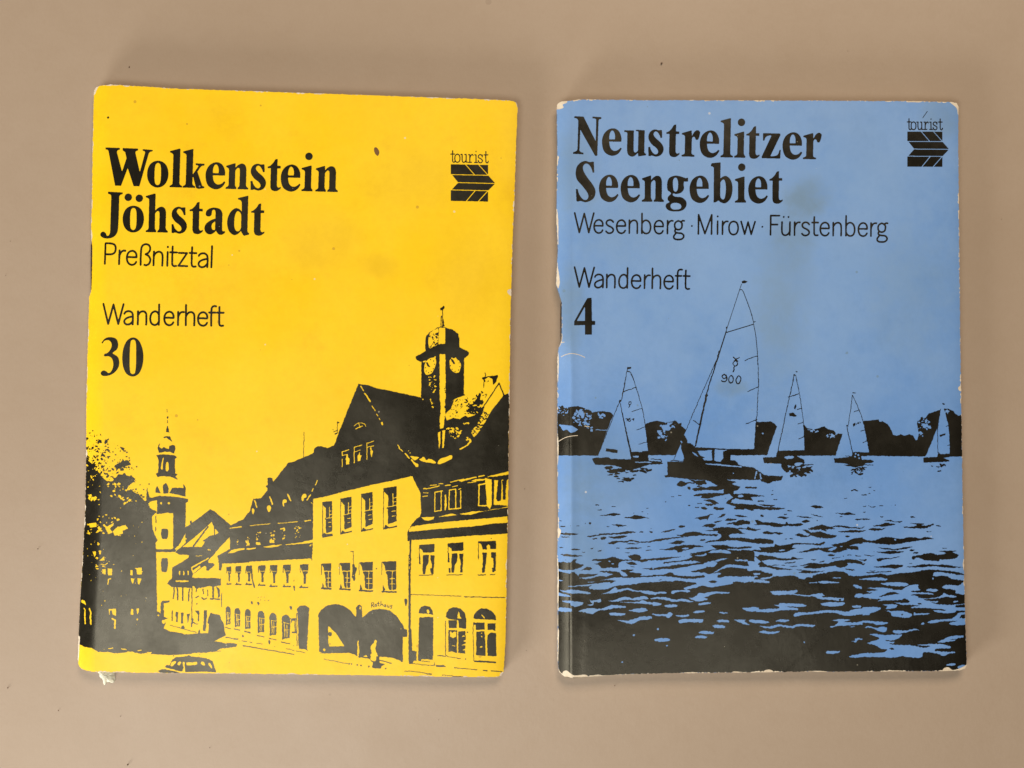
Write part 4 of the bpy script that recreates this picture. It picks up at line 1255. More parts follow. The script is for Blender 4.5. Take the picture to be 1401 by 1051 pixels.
29: """
KS 20,-5 80,20 130,22 100,32
k 8 -10,20 30,22
k 6 160,14 195,14
Dk 8 275,10 315,8
k 6 -10,73 25,74
KS -10,135 40,135 75,145 10,150
k 8 170,120 198,121
KS 455,120 480,114 510,125 480,130
K 200,162 255,148 300,165 385,158 370,172 300,170 250,160
KS 80,208 160,195 230,178 315,195 240,210 160,212
K 440,188 500,180 600,188 560,200 610,205 680,182 680,200 600,230 520,232 400,225 385,215 480,215 520,205 510,192
KS 705,202 740,202 755,212 720,215
k 6 615,262 655,264
KS 50,238 100,228 160,235 230,225 150,252 80,250
KS -10,215 30,215 -10,228
KS -10,250 40,252 10,262
KS -10,325 50,345 120,345 200,315 300,322 380,330 460,315 560,328 600,315 690,330 560,345 400,370 280,388 180,382 80,368 -10,362
Dy 16 312,340
KS 140,415 220,418 300,430 420,408 485,410 400,428 300,440 220,432
KS 445,445 470,432 505,438 460,450
KS 55,450 150,458 260,448 340,448 400,452 340,468 260,475 160,465
KS 480,470 520,455 540,468 500,475
k 6 765,420 805,422
K 720,450 800,445 915,448 860,460 930,488 870,528 740,530 740,545 650,540 590,535 520,510 490,530 470,520 475,500 560,485 650,465 720,485 800,475 780,458
KS -10,480 60,490 125,492 60,498
KS 130,520 200,515 280,515 380,490 300,520 210,528 150,545
KS 440,570 460,566 480,573
KS 80,600 180,592 280,578 390,585 380,600 310,615 240,610
KS 410,600 500,592 600,572 700,580 800,580 900,600 1010,605 900,612 800,608 680,595 560,605
KS -10,525 40,530 20,545
KS -10,570 30,565 10,582
KS 60,640 130,632 100,645
k 8 40,655 275,645
K -10,685 100,675 180,665 240,680 340,660 460,655 560,635 640,625 760,635 900,650 1020,685 960,682 840,665 700,650 680,670 700,690 800,685 850,715 1020,740 1020,755 950,758 950,775 840,782 770,775 780,805 900,820 890,860 1020,860 1020,1060 -10,1060
Y 690,655 720,655 820,668 1020,690 1020,725 950,720 850,700 800,688 680,690 672,712
Y 0,712 60,705 160,700 240,715 220,730 100,728 0,722
Y 160,752 220,748 400,752 445,768 400,785 300,780 220,775
Dy 14 676,712
""",
33: """
K -10,-140 240,-120 1020,-120 1020,940 -10,940
Y -10,-8 40,-18 180,-20 240,8 220,22 100,25 -10,22
YS 165,60 220,50 400,50 445,68 400,85 300,82 220,76
Y 800,-8 830,-15 1020,-35 1020,-10 960,15 880,10
Y 765,95 790,75 900,78 950,75 960,58 1020,55 1020,155 900,155 895,130 850,115 790,110
Y 20,100 140,98 180,100 280,108 300,118 380,115 450,75 550,72 530,90 555,120 520,130 460,128 480,140 590,145 680,155 690,165 540,160 450,165 520,180 560,200 700,195 760,175 780,155 820,170 905,182 905,192 800,190 740,200 580,208 640,225 730,232 720,242 640,240 740,260 880,265 1020,255 1020,262 900,272 900,290 1020,298 1020,322 900,322 890,340 800,345 700,330 680,315 800,318 800,310 680,300 600,295 460,290 480,280 560,275 440,262 380,265 300,240 420,245 460,235 400,200 380,215 200,222 130,232 180,210 100,205 -10,190 -10,165 100,150 20,135 90,130 150,118 100,110
K 150,185 200,165 280,138 360,158 260,170 210,182
KS 525,250 560,248 575,260 540,262
Y 605,125 640,112 700,112 730,125 700,138 640,135
Y 190,262 280,255 340,270 300,295 220,302 240,275
Y 200,310 290,325 340,320 400,325 470,350 470,372 420,388 340,380 280,365 270,340 220,318
KS 370,352 385,348 392,360 375,362
Y 485,360 495,330 510,345 640,345 645,352 560,360
Y -10,290 100,282 180,292 160,312 70,348 60,360 -10,362
YS 875,232 920,225 925,235 880,240
Y 620,435 660,412 760,405 860,395 910,365 920,345 1020,340 1020,362 950,370 935,395 1020,400 1020,450 880,462 830,450 860,430 930,425 860,420 760,425 680,440
KS 935,385 960,362 1020,365 1020,395 960,395
YS 560,450 580,435 598,440 580,455
Y -10,412 100,420 240,432 238,445 140,458 90,440 -10,435
Y 15,480 60,468 130,485 200,472 238,495 220,520 170,522 100,490
YS 285,515 310,505 400,512 500,495 548,512 500,508 400,530 310,538
Y 60,545 120,542 210,552 380,545 350,580 300,602 210,600 230,610 300,618 300,630 250,632 290,645 400,648 500,655 560,670 640,660 510,648 640,640 760,642 850,665 840,680 700,685 690,705 780,712 890,712 885,725 830,732 780,755 730,735 600,715 575,728 572,765 440,765 380,755 290,770 200,765 -10,762 -10,725 200,718 240,690 170,680 130,655 40,632 60,622 150,595 160,580
KS 255,682 280,675 305,688 280,692
K 560,665 600,655 650,660 600,675
Y 715,620 760,600 820,575 900,560 975,562 970,578 900,590 880,608 800,622 760,628
K 820,600 900,590 870,600
YS 803,842 840,825 895,828 890,842 840,848
YS 915,862 950,848 1000,848 1000,882 930,880
Dy 14 678,10
""",
}
BLUE_WORN = """
@0
KS 756,134 774,134 776,140 770,143 771,147 763,149 760,146
KS 759,213 764,213 764,218 760,218
KS 758,285 763,290 764,330 763,360 766,385 764,395 757,380
KS 759,475 764,480 764,520 762,530 758,500
KS 760,590 764,600 763,640 759,640
KS 757,722 767,725 766,734 763,738 758,735
KS 758,760 764,770 764,860 765,865 764,910 766,920 772,924 785,926 757,930
KS 770,921 775,918 780,921 786,924 800,923 804,925 801,930 772,930
KS 805,926 818,923 830,925 852,922.5 866,928 800,930
KS 930,920.6 948,919.6 966,921 960,930 935,930
KS 1000,920 1016,919.4 1028,920.5 1020,930 1002,930
KS 1045,919 1052,916 1058,919 1056,924
KS 1290,916 1297,913 1304,917 1318,913 1326,908 1326,925 1290,925
KS 1295,136 1318,136 1316,160 1312,157 1310,148 1303,142
KS 1240,139 1255,137 1262,139 1250,140
KS 1312,530 1320,528 1320,534 1314,535
KS 1100,918.4 1122,917.8 1134,919 1130,930 1104,930
KS 1210,918 1226,917.2 1240,918.4 1236,930 1214,930
ks .5 768,488 779,484 790,485 800,489
ks .5 765,604 776,598 790,596
k .5 765,470 772,468
k .5 800,583 806,584
"""
def blue_plate():
    pl = Plate(750, 124, 1334, 936)
    draw(pl, BLUE, BL)
    lab = BL.index('water_print')+1
    pl2 = Plate(750, 124, 1334, 936)
    XR = ((750,893),(893,1032),(1032,1180),(1180,1334)); YB = (796,792,790,796)
    for i, (x0, x1) in enumerate(XR):           # four sheet sections side by side, upper and lower rows
        a, b = int((x0-750)*SS), int((x1-750)*SS); cut = int((YB[i]-124)*SS); top = int((690-124)*SS)
        for k, ya, yb in ((30+i, cut, pl2.h), (26+i, top, cut)):
            t = Plate(750, 124, 1334, 936); draw(t, f"@{k}\n"+WATER[k], ['w'], soft=True)
            pl2.m[ya:yb, a:b] = t.m[ya:yb, a:b]
    y0 = int((690-124)*SS)
    reg = pl2.m[y0:] > 0
    pl.m[y0:][reg] = lab
    Z = lambda X: 770+X/3.786
    ruffle(pl, .45, 2.4, 480, 3); ruffle(pl, .42, 1.5, 640, 8)
    v = BL.index('title_lettering')+1
    serif_word(pl, [(c, Z(x)) for c, x in (('N',55),('e',202),('u',315),('s',440),('t',533),('r',614),('e',708),('l',814),('i',886),('t',947),('z',1030),('e',1137),('r',1243))], Z(55), 140+269.5/3.786, .0215, .985/3.786, v, kx=.965/3.786)
    serif_word(pl, [(c, Z(x)) for c, x in (('S',65),('e',187),('e',299),('n',409),('g',531),('e',656),('b',765),('i',890),('e',960),('t',1068))], Z(65), 140+512/3.786, .0100, .985/3.786, v, kx=.955/3.786)
    v = BL.index('subtitle_lettering')+1
    W = lambda t, X: (780,930,1070)[t]+X/9.34
    items = [(c, W(0,x)) for c, x in (('W',50),('e',298),('s',448),('e',586),('n',745),('b',905),('e',1068),('r',1232),('g',1320))]
    items += [(c, W(1,x)) for c, x in (('·',142),('M',226),('i',470),('r',533),('o',617),('w',775),('·',1042),('F',1148))]
    items += [(c, W(2,x)) for c, x in (('ü',-14),('r',147),('s',242),('t',380),('e',478),('n',640),('b',803),('e',965),('r',1123),('g',1210))]
    sans_word(pl, items, W(0,50), 280+363/9.34, .0118, 1.68/9.34, 1.75/9.34, 2.4, v)
    v = BL.index('series_lettering')+1
    V = lambda X: 780+X/8.241
    sans_word(pl, [(c, V(x)) for c, x in (('W',42),('a',268),('n',402),('d',543),('e',685),('r',828),('h',915),('e',1052),('f',1185),('t',1290-14))], V(42), 350+358/8.241, .017, 1.52/8.241, 1.56/8.241, 2.45, v)
    v = BL.index('digit')+1
    serif_word(pl, [('4', V(42))], V(42), 350+890/8.241, 0.0, 2.08/8.241, v)
    emblem(pl, 1220+202/9.55, 130+480/9.55, 462/9.55, 458/9.55, .0, BL.index('arrow_emblem')+1, 1.5)
    pl.stroke([(1220+405/9.55,130+300/9.55),(1220+465/9.55,130+215/9.55)], .9, BL.index('scratch_mark')+1)
    worn = Plate(750, 124, 1334, 936); draw(worn, BLUE_WORN, ['worn'])
    return pl, worn
# ---------------------------------------------------------------- geometry
KX = 0.30/1401.0                       # metres of table per drawing unit
def wx(px): return (px-700.5)*KX*.9887  # the covers lie a little above the table
def wy(py): return (525.5-py)*KX*.9887

def nodes_of(mask_):
    h, w = mask_.shape
    f = mask_.reshape(h//2, 2, w//2, 2).mean((1,3))
    return np.pad(f, 1)

TRI = {}
def _case(bits):
    """polygons of one grid cell: corners 0..3 (tl,tr,br,bl), 4..7 = edge cuts top,right,bottom,left"""
    ins = [bool(bits >> k & 1) for k in range(4)]
    ring = []
    for k in range(4):
        if ins[k]: ring.append(k)
        if ins[k] != ins[(k+1) % 4]: ring.append(4+k)
    if len(ring) < 3: return [], []
    if bits in (5, 10):
        polys = [[0,4,7],[2,6,5]] if bits == 5 else [[1,5,4],[3,7,6]]
        tris = polys; segs = [(4,7),(6,5)] if bits == 5 else [(5,4),(7,6)]
        return tris, segs
    tris = [[ring[0], ring[i], ring[i+1]] for i in range(1, len(ring)-1)]
    segs = [(ring[i], ring[(i+1)%len(ring)]) for i in range(len(ring)) if ring[i] > 3 and ring[(i+1)%len(ring)] > 3]
    return tris, segs
CASES = [_case(b) for b in range(16)]

def sheet(name, plate, mask_, zfun, lift, mat, parent, fine_to=0, fine_n=2, maxblock=8, skirt=0.0, skirt_mat=None):
    """the thin layer that covers the samples of mask_, laid on the curved surface zfun"""
    f = nodes_of(mask_)
    ys, xs = np.where(f > 0)
    if len(ys) == 0: return None
    f = f[max(0,ys.min()-1):ys.max()+2, max(0,xs.min()-1):xs.max()+2]; oy, ox = max(0,ys.min()-1), max(0,xs.min()-1)
    H, W = f.shape[0]-1, f.shape[1]-1
    B = f >= .5
    code = (B[:-1,:-1]*1+B[:-1,1:]*2+B[1:,1:]*4+B[1:,:-1]*8).astype(np.uint8)
    tv, qv, sk = [], [], []          # lists of vertex coordinate arrays (node units)
    full = code == 15; used = np.zeros_like(full)
    for n in (8, 4, 2, 1):
        if n > maxblock: continue
        h, w = H//n*n, W//n*n
        if h == 0 or w == 0: continue
        av = (full & ~used)[:h,:w]
        blk = av.reshape(h//n, n, w//n, n).all((1,3))
        if n > fine_n and fine_to > 0:      # keep the grid fine over the folded spine
            blk[:, :max(0, int(((fine_to-plate.x0)*SS/2-ox)/n)+1)] = False
        bi, bj = np.where(blk)
        if len(bi) == 0: continue
        y0, x0 = bi*n, bj*n
        qv.append(np.stack([np.stack([x0,y0],1), np.stack([x0,y0+n],1), np.stack([x0+n,y0+n],1), np.stack([x0+n,y0],1)],1).astype(float))
        used[:h,:w] |= np.repeat(np.repeat(blk, n, 0), n, 1)
    def cut(a, b): return np.clip((.5-a)/np.where(np.abs(b-a) < 1e-9, 1, b-a), 0, 1)
    for c in range(1, 15):
        i, j = np.where(code == c)
        if len(i) == 0: continue
        a, b, cc, d = f[i,j], f[i,j+1], f[i+1,j+1], f[i+1,j]
        P = [np.stack([j,i],1), np.stack([j+1,i],1), np.stack([j+1,i+1],1), np.stack([j,i+1],1),
             np.stack([j+cut(a,b), i],1), np.stack([j+1, i+cut(b,cc)],1), np.stack([j+1-cut(cc,d), i+1],1), np.stack([j, i+1-cut(d,a)],1)]
        for t in CASES[c][0]: tv.append(np.stack([P[t[0]], P[t[2]], P[t[1]]], 1).astype(float))
        for s_ in CASES[c][1]: sk.append(np.stack([P[s_[0]], P[s_[1]]], 1).astype(float))
    T = np.concatenate(tv) if tv else np.zeros((0,3,2)); Q = np.concatenate(qv) if qv else np.zeros((0,4,2))
    nT, nQ = len(T), len(Q)
    V = np.concatenate([T.reshape(-1,2), Q.reshape(-1,2)])
    key = np.rint(V*256).astype(np.int64); key = key[:,0]*4000000+key[:,1]
    _, first, inv = np.unique(key, return_index=True, return_inverse=True)
    U = V[first]; inv = inv.ravel()
    def topx(u): return plate.x0+(u[:,0]+ox-.5)*2.0/SS, plate.y0+(u[:,1]+oy-.5)*2.0/SS
    px, py = topx(U)
    z = zfun(px, py)
    e = .5
    nx = -(zfun(px+e,py)-zfun(px-e,py))/(2*e*KX); ny = (zfun(px,py+e)-zfun(px,py-e))/(2*e*KX)
    N = np.stack([nx, ny, np.ones_like(nx)], 1); N /= np.linalg.norm(N, axis=1)[:,None]
    co = np.stack([wx(px), wy(py), z+lift], 1)
    tri = inv[:nT*3].reshape(-1,3); quad = inv[nT*3:]
    ok = (tri[:,0] != tri[:,1]) & (tri[:,1] != tri[:,2]) & (tri[:,0] != tri[:,2]); tri = tri[ok]; nT = len(tri)
    inv = np.concatenate([tri.ravel(), quad])
    loops = inv; sizes = np.concatenate([np.full(nT,3), np.full(nQ,4)]); mats = np.zeros(nT+nQ, np.int32)
    if skirt and sk:
        S = np.concatenate(sk); S = S[np.abs(S[:,0]-S[:,1]).sum(1) > 1e-3]; n0 = len(co)
        pxs, pys = topx(S.reshape(-1,2)); zs = zfun(pxs, pys)+lift
        top = np.stack([wx(pxs), wy(pys), zs], 1).reshape(-1,2,3); bot = top.copy(); bot[:,:,2] -= skirt
        q = np.stack([top[:,0], bot[:,0], bot[:,1], top[:,1]], 1).reshape(-1,3)
        co = np.concatenate([co, q]); m_ = len(S)
        loops = np.concatenate([loops, n0+np.arange(4*m_)]); sizes = np.concatenate([sizes, np.full(m_,4)])
        dn = (top[:,1]-top[:,0])[:,[1,0]]*np.array([1,-1]); dn /= np.maximum(1e-9, np.linalg.norm(dn,axis=1))[:,None]
        N = np.concatenate([N, np.repeat(np.concatenate([dn, np.zeros((m_,1))],1), 4, 0)])
        mats = np.concatenate([mats, np.ones(m_, np.int32)])
    me = bpy.data.meshes.new(name)
    me.vertices.add(len(co)); me.vertices.foreach_set('co', co.astype(np.float32).ravel())
    me.loops.add(len(loops)); me.loops.foreach_set('vertex_index', loops.astype(np.int32))
    me.polygons.add(len(sizes)); st = np.concatenate([[0], np.cumsum(sizes)[:-1]])
    me.polygons.foreach_set('loop_start', st.astype(np.int32)); me.polygons.foreach_set('loop_total', sizes.astype(np.int32))
    me.polygons.foreach_set('use_smooth', np.ones(len(sizes), bool))
    me.materials.append(mat)
    if skirt_mat: me.materials.append(skirt_mat)
    me.polygons.foreach_set('material_index', mats)
    me.update(calc_edges=True)
    me.normals_split_custom_set_from_vertices(N.astype(np.float32).tolist())
    o = bpy.data.objects.new(name, me); COL.objects.link(o); o.parent = parent
    return o

def mesh_obj(name, verts, faces, mat, parent=None, smooth=False):
    me = bpy.data.meshes.new(name); me.from_pydata([tuple(v) for v in verts], [], faces); me.materials.append(mat)
    if smooth:
        for p in me.polygons: p.use_smooth = True
    me.update(); o = bpy.data.objects.new(name, me); COL.objects.link(o); o.parent = parent
    return o

def resample(poly, n):
    P = np.array(poly+[poly[0]], float); d = np.hypot(*(np.diff(P, axis=0).T)); s = np.concatenate([[0], np.cumsum(d)])
    t = np.linspace(0, s[-1], n, endpoint=False)
    return np.stack([np.interp(t, s, P[:,0]), np.interp(t, s, P[:,1])], 1)

def inset(P, d):
    t = np.roll(P,-1,0)-np.roll(P,1,0); L = np.maximum(1e-9, np.hypot(t[:,0], t[:,1]))
    n = np.stack([-t[:,1]/L, t[:,0]/L], 1)
    area = (P[:,0]*np.roll(P[:,1],-1)-np.roll(P[:,0],-1)*P[:,1]).sum()
    d = np.asarray(d, float)
    return P+n*(d if d.ndim == 0 else d[:,None])*(1 if area > 0 else -1)

def stack(name, poly, ins, zlo, zhi_fun, levels, mat, parent, seed, extra=None, jit=.25):
    """a pile of thin sheets seen at its edge: rings at slightly different insets"""
    rng = np.random.default_rng(seed); n = 420
    P = resample(poly, n); verts = []; faces = []
    core = inset(P, ins)
    if extra is not None: core = core+extra(core)
    for k in range(levels):
        for half in (0, 1):
            q = inset(core, rng.uniform(-jit, jit)*(1 if half else .7))
            zt = zhi_fun(q[:,0], q[:,1]); f = (k+half*.86)/levels
            for (x, y), zz in zip(q, zt): verts.append((wx(x), wy(y), zlo+(zz-zlo)*f))
    rings = levels*2
    for r in range(rings-1):
        for i in range(n):
            j = (i+1) % n; faces.append((r*n+i, r*n+j, (r+1)*n+j, (r+1)*n+i))
    faces.append(tuple(range((rings-1)*n, rings*n))); faces.append(tuple(range(n))[::-1])
    return mesh_obj(name, verts, faces, mat, parent)

YELLOW_OUT = [(126,122),(129,118.5),(136,116.8),(152,116),(240,121.5),(400,127),(560,132.5),(640,135.2),(699,137.6),(706,139.5),(708,144),(708,152),(706,200),(703.5,280),(701,340),(699.5,400),(698,440),(697.5,520),(696,600),(695,700),(693,800),(691.5,880),(690,908),(689,920),(686,925.5),(680,927),(640,926.5),(600,925.5),(440,923),(300,921.2),(200,920.5),(125,919),(110,916.5),(105,911),(103.5,905),(105,860),(108,800),(111.5,745),(113.8,690),(115,640),(115,560),(117,480),(118,430),(119,405),(122.5,398),(123.5,370),(124,340),(122.5,328),(121.5,320),(123,250),(124,190),(125,150)]
BLUE_OUT = [(762,146),(763,141.5),(768,138.6),(778,138),(792,136.4),(900,137.5),(1100,138),(1240,138.6),(1300,139.2),(1310,140.5),(1312.6,145),(1312,200),(1313,300),(1314,400),(1315.5,500),(1317,600),(1318.5,700),(1320,780),(1322,860),(1323.6,904),(1323.8,911),(1321,915.5),(1314,917.5),(1290,918),(1200,918.5),(1100,918.8),(1040,919.6),(960,920.6),(900,921.2),(840,923),(805,925.6),(782,927),(772,926),(765,921),(763.2,905),(763.5,850),(763,760),(764,700),(763,640),(763,560),(763,490),(764.5,476),(768.5,466),(769,440),(768.5,412),(765.5,402),(761,388),(762,372),(763.5,340),(761.5,300),(762,270),(762.8,200)]

def edge_x(tab):
    ys = [p[1] for p in tab]; xs = [p[0] for p in tab]
    yy = np.arange(60, 1000, 8.0); v = np.interp(yy, ys, xs); v = np.convolve(np.pad(v, 3, mode='edge'), np.ones(7)/7, 'valid')
    return lambda y: np.interp(y, yy, v)

def wave(px, py, seed):
    r = random.Random(seed); z = 0
    for k in range(6):
        a = r.uniform(0, 6.28); wl = r.uniform(90, 260); ph = r.uniform(0, 6.28)
        z = z+math.sqrt(wl/150)*np.sin((px*math.cos(a)+py*math.sin(a))*6.28/wl+ph)
    return z
mm = 1e-3
yl = edge_x([(126,100),(123,250),(121,400),(117,480),(115,600),(113.8,690),(111.5,745),(108,800),(105,860),(103,940)])
yr = edge_x([(708.5,100),(703.5,280),(698,440),(696,600),(693,800),(688,940)])
bl = edge_x([(763,100),(763,940)])
br = edge_x([(1312,100),(1314,400),(1317,600),(1320,780),(1323.5,940)])
def z_yellow(px, py):
    dl = np.maximum(px-yl(py), -3); dr = np.maximum(yr(py)-px, -3)
    z = 3.55-.25*np.exp(-dl/5)-1.25*np.clip(1-dl/27, 0, 1.15)**1.7-.15*np.exp(-(np.maximum(dl,0)/40)**1.5)-.45*np.exp(-np.maximum(dr,0)/38)-.25*np.exp(-dr/8)
    z = z-.35*np.clip((px-610)/110, 0, 1)**2*np.clip((py-560)/300, 0, 1.2)
    return (z+.020*wave(px, py, 4))*mm
def z_blue(px, py):
    dl = np.maximum(px-bl(py), -3); dr = np.maximum(br(py)-px, -3)
    k = np.clip((py-430)/90, 0, 1); k = k*k*(3-2*k)
    # the spine fold: a lower strip, then a raised crease in the lower half
    u = np.clip(1-dl/17.5, 0, 1.2); z = 3.55-.25*np.exp(-dl/5)-.12*np.exp(-(np.maximum(dl,0)/22)**1.6)-(.45+.75*k)*u**1.15
    z = z+k*(-.16/(1+np.exp((dl-17)/1.0))+.04*np.exp(-((dl-20)/3)**2)-.07*np.exp(-((dl-30)/8)**2))
    z = z-(1-k)*.10*np.exp(-((dl-20)/7)**2)
    z = z-.50*np.exp(-np.maximum(dr,0)/45)-.2*np.exp(-dr/8)
    # a soft dog-ear fold in the lower right
    s = (px-1060)*.66+(py-925)*.75; z = z+.085*np.exp(-(s/6)**2)*np.clip((py-850)/40, 0, 1)*np.clip((1165-px)/40, 0, 1)
    return (z+.020*wave(px, py, 9))*mm

def tag(o, label=None, cat=None, group=None, kind=None):
    if label: o['label'] = label
    if cat: o['category'] = cat
    if group: o['group'] = group
    if kind: o['kind'] = kind
def empty(name, loc):
    o = bpy.data.objects.new(name, None); o.empty_display_size = .02; COL.objects.link(o)
    return o

# ---------------------------------------------------------------- materials
def new_mat(name):
    m = bpy.data.materials.new(name); m.use_nodes = True; nt = m.node_tree
    return m, nt, nt.nodes['Principled BSDF']
def nd(nt, t, **kw):
    n = nt.nodes.new(t)
    for k, v in kw.items():
        if k in n.inputs: n.inputs[k].default_value = v
        else: setattr(n, k, v)
    return n
def noise(nt, co, scale, detail=4, rough=.6, dist=0.0):
    n = nt.nodes.new('ShaderNodeTexNoise'); n.inputs['Scale'].default_value = scale; n.inputs['Detail'].default_value = detail
    n.inputs['Roughness'].default_value = rough; n.inputs['Distortion'].default_value = dist
    nt.links.new(co, n.inputs['Vector']); return n.outputs['Fac']
def ramp(nt, fac, stops):
    r = nt.nodes.new('ShaderNodeValToRGB'); e = r.color_ramp.elements
    while len(e) < len(stops): e.new(.5)
    for el, (p, c) in zip(e, stops): el.position = p; el.color = (*c, 1) if len(c) == 3 else c
    nt.links.new(fac, r.inputs['Fac']); return r.outputs['Color']
def rng_(nt, fac, a, b, c, d, smooth=True):
    r = nt.nodes.new('ShaderNodeMapRange'); r.interpolation_type = 'SMOOTHSTEP' if smooth else 'LINEAR'
    for k, v in zip(('From Min','From Max','To Min','To Max'), (a,b,c,d)): r.inputs[k].default_value = v
    nt.links.new(fac, r.inputs['Value']); return r.outputs['Result']
def mix(nt, fac, a, b, mode='MIX'):
    m = nt.nodes.new('ShaderNodeMix'); m.data_type = 'RGBA'; m.blend_type = mode
    for sock, v in ((m.inputs[0], fac), (m.inputs[6], a), (m.inputs[7], b)):
        if hasattr(v, 'links') or hasattr(v, 'is_linked'): nt.links.new(v, sock)
        else: sock.default_value = v if isinstance(v, (int, float)) else (*v, 1)
    return m.outputs[2]
def math_(nt, op, a, b=None):
    m = nt.nodes.new('ShaderNodeMath'); m.operation = op
    for s, v in zip(m.inputs, (a, b)):
        if v is None: continue
        if hasattr(v, 'is_linked'): nt.links.new(v, s)
        else: s.default_value = v
    return m.outputs[0]
def coords(nt, sx=1, sy=1, rot=0, loc=(0,0,0)):
    t = nt.nodes.new('ShaderNodeTexCoord'); m = nt.nodes.new('ShaderNodeMapping')
    m.inputs['Scale'].default_value = (sx, sy, 1); m.inputs['Rotation'].default_value = (0,0,rot); m.inputs['Location'].default_value = loc
    nt.links.new(t.outputs['Object'], m.inputs['Vector']); return m.outputs['Vector']
def bump(nt, b, h, strength, dist, prev=None):
    n = nt.nodes.new('ShaderNodeBump'); n.inputs['Strength'].default_value = strength; n.inputs['Distance'].default_value = dist
    nt.links.new(h, n.inputs['Height'])
    if prev is not None: nt.links.new(prev, n.inputs['Normal'])
    if b is not None: nt.links.new(n.outputs['Normal'], b.inputs['Normal'])
    return n.outputs['Normal']
def blob(nt, cx, cy, rx, ry, rot=0.0):
    """0..1 patch of a stain at a drawing position, with broken edges"""
    co = coords(nt); s = nt.nodes.new('ShaderNodeMapping'); s.vector_type = 'TEXTURE'
    s.inputs['Location'].default_value = (wx(cx), wy(cy), 0); s.inputs['Scale'].default_value = (rx*KX, ry*KX, 1); s.inputs['Rotation'].default_value = (0,0,rot)
    nt.links.new(co, s.inputs['Vector'])
    sep = nt.nodes.new('ShaderNodeSeparateXYZ'); nt.links.new(s.outputs['Vector'], sep.inputs[0])
    r2 = math_(nt, 'ADD', math_(nt, 'MULTIPLY', sep.outputs[0], sep.outputs[0]), math_(nt, 'MULTIPLY', sep.outputs[1], sep.outputs[1]))
    n = noise(nt, co, 160, 6, .65)
    v = math_(nt, 'ADD', r2, math_(nt, 'MULTIPLY', math_(nt, 'SUBTRACT', n, .5), 2.6))
    return rng_(nt, v, -.5, 1.7, 1, 0)
def specks(nt, scale, thr, loc=(0,0,0)):
    """rare tiny dots"""
    v = nt.nodes.new('ShaderNodeTexVoronoi'); v.inputs['Scale'].default_value = scale; nt.links.new(coords(nt, loc=loc), v.inputs['Vector'])
    rnd_ = nt.nodes.new('ShaderNodeSeparateXYZ'); nt.links.new(v.outputs['Color'], rnd_.inputs[0])
    near = math_(nt, 'LESS_THAN', v.outputs['Distance'], math_(nt, 'MULTIPLY', rnd_.outputs[1], .17))
    rare = math_(nt, 'GREATER_THAN', rnd_.outputs[0], thr)
    return math_(nt, 'MULTIPLY', near, rare)
def paper_bump(nt, b, strength=.3):
    co = coords(nt)
    n1 = noise(nt, coords(nt, 1, 1), 2600, 3, .6); n2 = noise(nt, coords(nt, 1, .55), 900, 4, .6); n3 = noise(nt, co, 70, 3, .5)
    p = bump(nt, None, n3, .35, .00045)
    p = bump(nt, None, n2, strength, .00005, p)
    return bump(nt, b, n1, strength, .00002, p)

def mat_cover(name, base, dark, light, stains, stain_col, rough, fade=None):
    m, nt, b = new_mat(name)
    mott = noise(nt, coords(nt), 26, 6, .62); fine = noise(nt, coords(nt), 700, 4, .6)
    c = mix(nt, rng_(nt, mott, .35, .7, 0, 1), light, base)
    c = mix(nt, rng_(nt, noise(nt, coords(nt, loc=(3,1,0)), 60, 7, .7), .52, .8, 0, .55), c, dark)
    c = mix(nt, rng_(nt, fine, .3, .75, 0, .16), c, dark)
    if fade: c = mix(nt, math_(nt, 'MULTIPLY', blob(nt, *fade[:5]), fade[5]), c, fade[6])      # handled, paler patch
    for s in stains:
        c = mix(nt, math_(nt, 'MULTIPLY', blob(nt, *s[:-1]), s[-1]), c, stain_col)
    c = mix(nt, math_(nt, 'MULTIPLY', specks(nt, 330, .93), .6), c, stain_col)
    c = mix(nt, math_(nt, 'MULTIPLY', specks(nt, 420, .975, (5,2,0)), .5), c, (.75,.72,.65))
    nt.links.new(c, b.inputs['Base Color'])
    nt.links.new(rng_(nt, noise(nt, coords(nt), 40, 5, .6), .3, .7, rough-.05, rough+.09), b.inputs['Roughness'])
    b.inputs['Specular IOR Level'].default_value = .40
    paper_bump(nt, b, .42)
    return m
def mat_ink(name, col, rough, spec=.72):
    m, nt, b = new_mat(name)
    n = noise(nt, coords(nt), 55, 7, .7); f = noise(nt, coords(nt, 1, .35), 1500, 3, .6)
    c = mix(nt, rng_(nt, n, .35, .75, 0, 1), col, tuple(v*1.5 for v in col))
    c = mix(nt, rng_(nt, f, .55, .85, 0, .4), c, tuple(v*3 for v in col))
    c = mix(nt, math_(nt, 'MULTIPLY', specks(nt, 520, .95, (1,7,0)), .5), c, (.45,.42,.33))
    nt.links.new(c, b.inputs['Base Color'])
    nt.links.new(rng_(nt, n, .3, .75, rough-.06, rough+.12), b.inputs['Roughness'])
    b.inputs['Specular IOR Level'].default_value = spec; b.inputs['Specular Tint'].default_value = (1.0, .93, .74, 1)
    paper_bump(nt, b, .45)
    return m
def mat_plain(name, col, col2, rough, scale=300, bmp=.3):
    m, nt, b = new_mat(name)
    c = mix(nt, rng_(nt, noise(nt, coords(nt), scale, 5, .65), .3, .7, 0, 1), col, col2)
    nt.links.new(c, b.inputs['Base Color']); b.inputs['Roughness'].default_value = rough
    bump(nt, b, noise(nt, coords(nt), scale*4, 4, .6), bmp, .0001)
    return m
